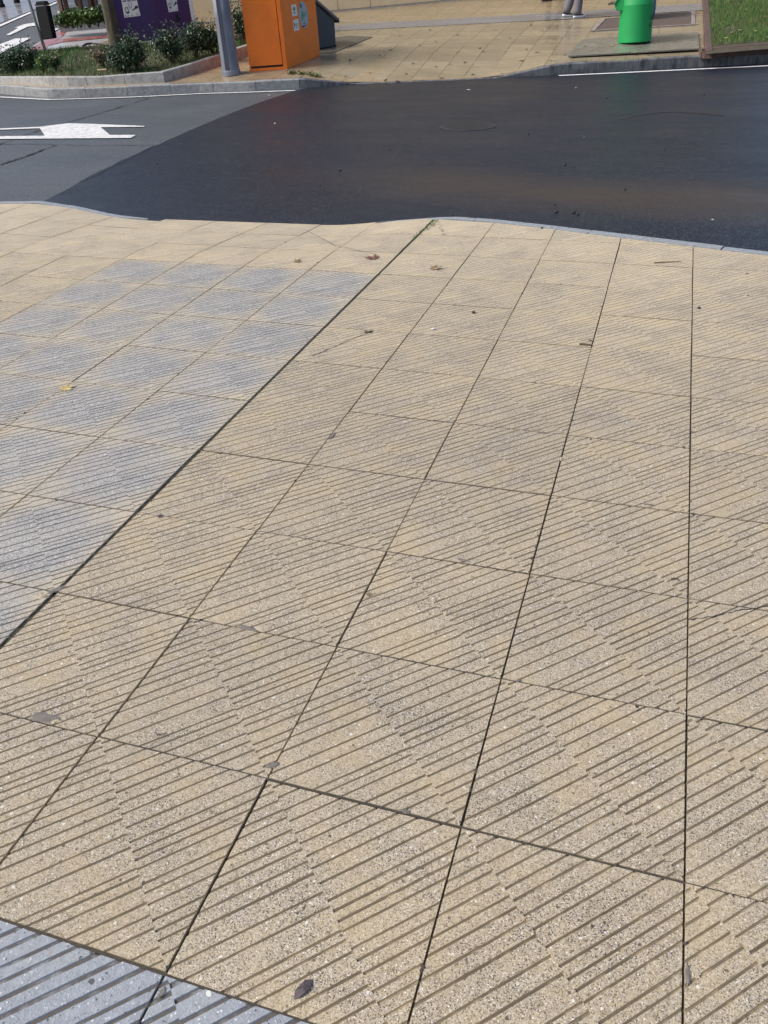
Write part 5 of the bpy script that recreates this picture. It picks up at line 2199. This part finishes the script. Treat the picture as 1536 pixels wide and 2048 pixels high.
weed([at(874, 441), at(862, 452), at(850, 462)], 120, .014, "green weed sprouting at the top end of the wide mossy joint", .014, lambda p: .002, 1)
weed([at(846, 460), at(836, 470), at(826, 481)], 110, .011, "green weed creeping down the wide mossy joint", .010, lambda p: .001, 2)
weed([at(880, 446), at(882, 460), at(888, 472)], 26, .015, "thin dry weed stalk right of the wide mossy joint", .006, lambda p: .002, 3, (M_DRY, M_MID))
for k, (a, b, n) in enumerate(((584, 148.5, 90), (604, 149.5, 80), (622, 150, 60), (634, 150.5, 60))):
    c = fa(a, b)
    weed([c - V((.05, .01, 0)), c + V((.05, .01, 0))], n, .05, ["green weed tuft at the kerb below the right corner of the orange container", "second green weed tuft at the kerb right of the orange container", "third small weed at the kerb right of the orange container", "weed furthest right along the kerb before it drops"][k], .03, lambda p: pave_z(p.x, p.y), 40 + k)
for k, (a, b) in enumerate(((1172, 121), (1217, 120), (1262, 116), (1310, 112), (1380, 112), (1216, 97))):
    c = fa(a, b)
    weed([c - V((.12, .03, 0)), c + V((.12, .05, 0))], 40, .022, "flat moss weed in the joints between the grey slab and the right kerb", .02, lambda p: pave_z(p.x, p.y) + .002, 60 + k)['group'] = "moss weeds beside the grey slab"

# damage: mortar patches and broken corners
m_mortar = simple("grey_mortar", (.155, .14, .125), .9, .3, 40, .5)
m_chip = simple("loose_cement_chip", (.40, .345, .25), .9, .25, 40, .5)


def patch(px, py, lx, ly, rot, mat, seed, h=.003, name="mortar_patch"):
    rnd = random.Random(seed)
    c = at(px, py)
    mb = MB()
    n = 18
    outer = []
    for k in range(n):
        a = 2 * math.pi * k / n
        rr_ = 1 + rnd.uniform(-.32, .28)
        x, y = math.cos(a) * lx * rr_, math.sin(a) * ly * rr_
        outer.append(V((c.x + x * math.cos(rot) - y * math.sin(rot), c.y + x * math.sin(rot) + y * math.cos(rot), .0006)))
    inn_ = [p.lerp(c, .35) + V((0, 0, h * rnd.uniform(.5, 1))) for p in outer]
    mb.rings([outer, inn_], False)
    mb.face(inn_)
    mb.build(name, mat, pavement)


patch(112, 1180, .035, .013, .9, m_mortar, 1)
patch(80, 1192, .020, .014, .3, m_chip, 2, .006, "broken_chip")
patch(495, 1256, .040, .010, -.15, m_mortar, 3)
patch(520, 1258, .020, .009, -.15, m_chip, 4, .004, "broken_chip")
patch(546, 1531, .017, .010, .4, m_mortar, 5)
patch(90, 1435, .045, .018, .1, m_mortar, 6, .002)
patch(112, 1443, .016, .008, .4, m_chip, 7, .005, "broken_chip")
patch(1377, 1950, .007, .026, 0, m_mortar, 8)
patch(1390, 1945, .010, .014, 0.4, m_chip, 12, .003, "broken_chip")
patch(324, 1985, .006, .012, -.15, m_mortar, 9, .001)
patch(665, 872, .008, .030, 0, m_mortar, 10)
patch(1036, 1362, .010, .005, .4, m_mortar, 11)
patch(925, 1120, .022, .006, -.1, m_mortar, 13)
patch(1085, 866, .03, .006, -.1, m_mortar, 14)
patch(1295, 1009, .025, .005, -.1, m_mortar, 15)
patch(1122, 918, .006, .016, 0, m_chip, 16, .004, "broken_chip")
patch(810, 1622, .013, .006, -.2, m_mortar, 17)
# hairline cracks
for pts in (((625, 712), (650, 702), (690, 684), (738, 665)), ((1376, 1240), (1430, 1233), (1470, 1222), (1536, 1212)), ((615, 432 + 30), (668, 490), (750, 508))):
    mb = MB()
    strip(mb, jag([at(*q) for q in pts], 8, .004, rc), .0045, .0012, rc, .6)
    mb.build("crack", m_crack, pavement)



# ------------------------------------------------------------------ each of many alike things gets its own label, counted from the left
ONES = ["first", "second", "third", "fourth", "fifth", "sixth", "seventh", "eighth", "ninth", "tenth", "eleventh", "twelfth", "thirteenth", "fourteenth", "fifteenth",
        "sixteenth", "seventeenth", "eighteenth", "nineteenth", "twentieth"]


def ordinal(n):
    if n <= 20:
        return ONES[n - 1]
    t = {2: "twenty", 3: "thirty", 4: "forty"}[n // 10]
    return t + "-" + ONES[n % 10 - 1] if n % 10 else {2: "twentieth", 3: "thirtieth", 4: "fortieth"}[n // 10]


by = {}
for o in list(COL.objects):
    if o.parent is None and o.get('group') and o.get('label'):
        by.setdefault(o['group'], []).append(o)
SHORT = {"dead leaves scattered on the far pavement": "dead leaf on the wet pavement beyond the road", "black grit on the dark asphalt": "speck of black grit on the dark asphalt",
         "leaves fallen on the grass bed at top right": "fallen leaf on the top right grass bed", "pale leaves by the grey slab": "pale dead leaf by the slab under the green bin",
         "moss weeds beside the grey slab": "flat moss weed beside the slab under the green bin"}
for g, os_ in by.items():
    if g in SHORT:
        def cx_(o):
            c = o.location if o.location.length > 0 else V(o.data.vertices[0].co)
            return project(c)[0]
        os_.sort(key=cx_)
        for k, o in enumerate(os_):
            o['label'] = SHORT[g] + ", " + ordinal(k + 1) + " from the left"
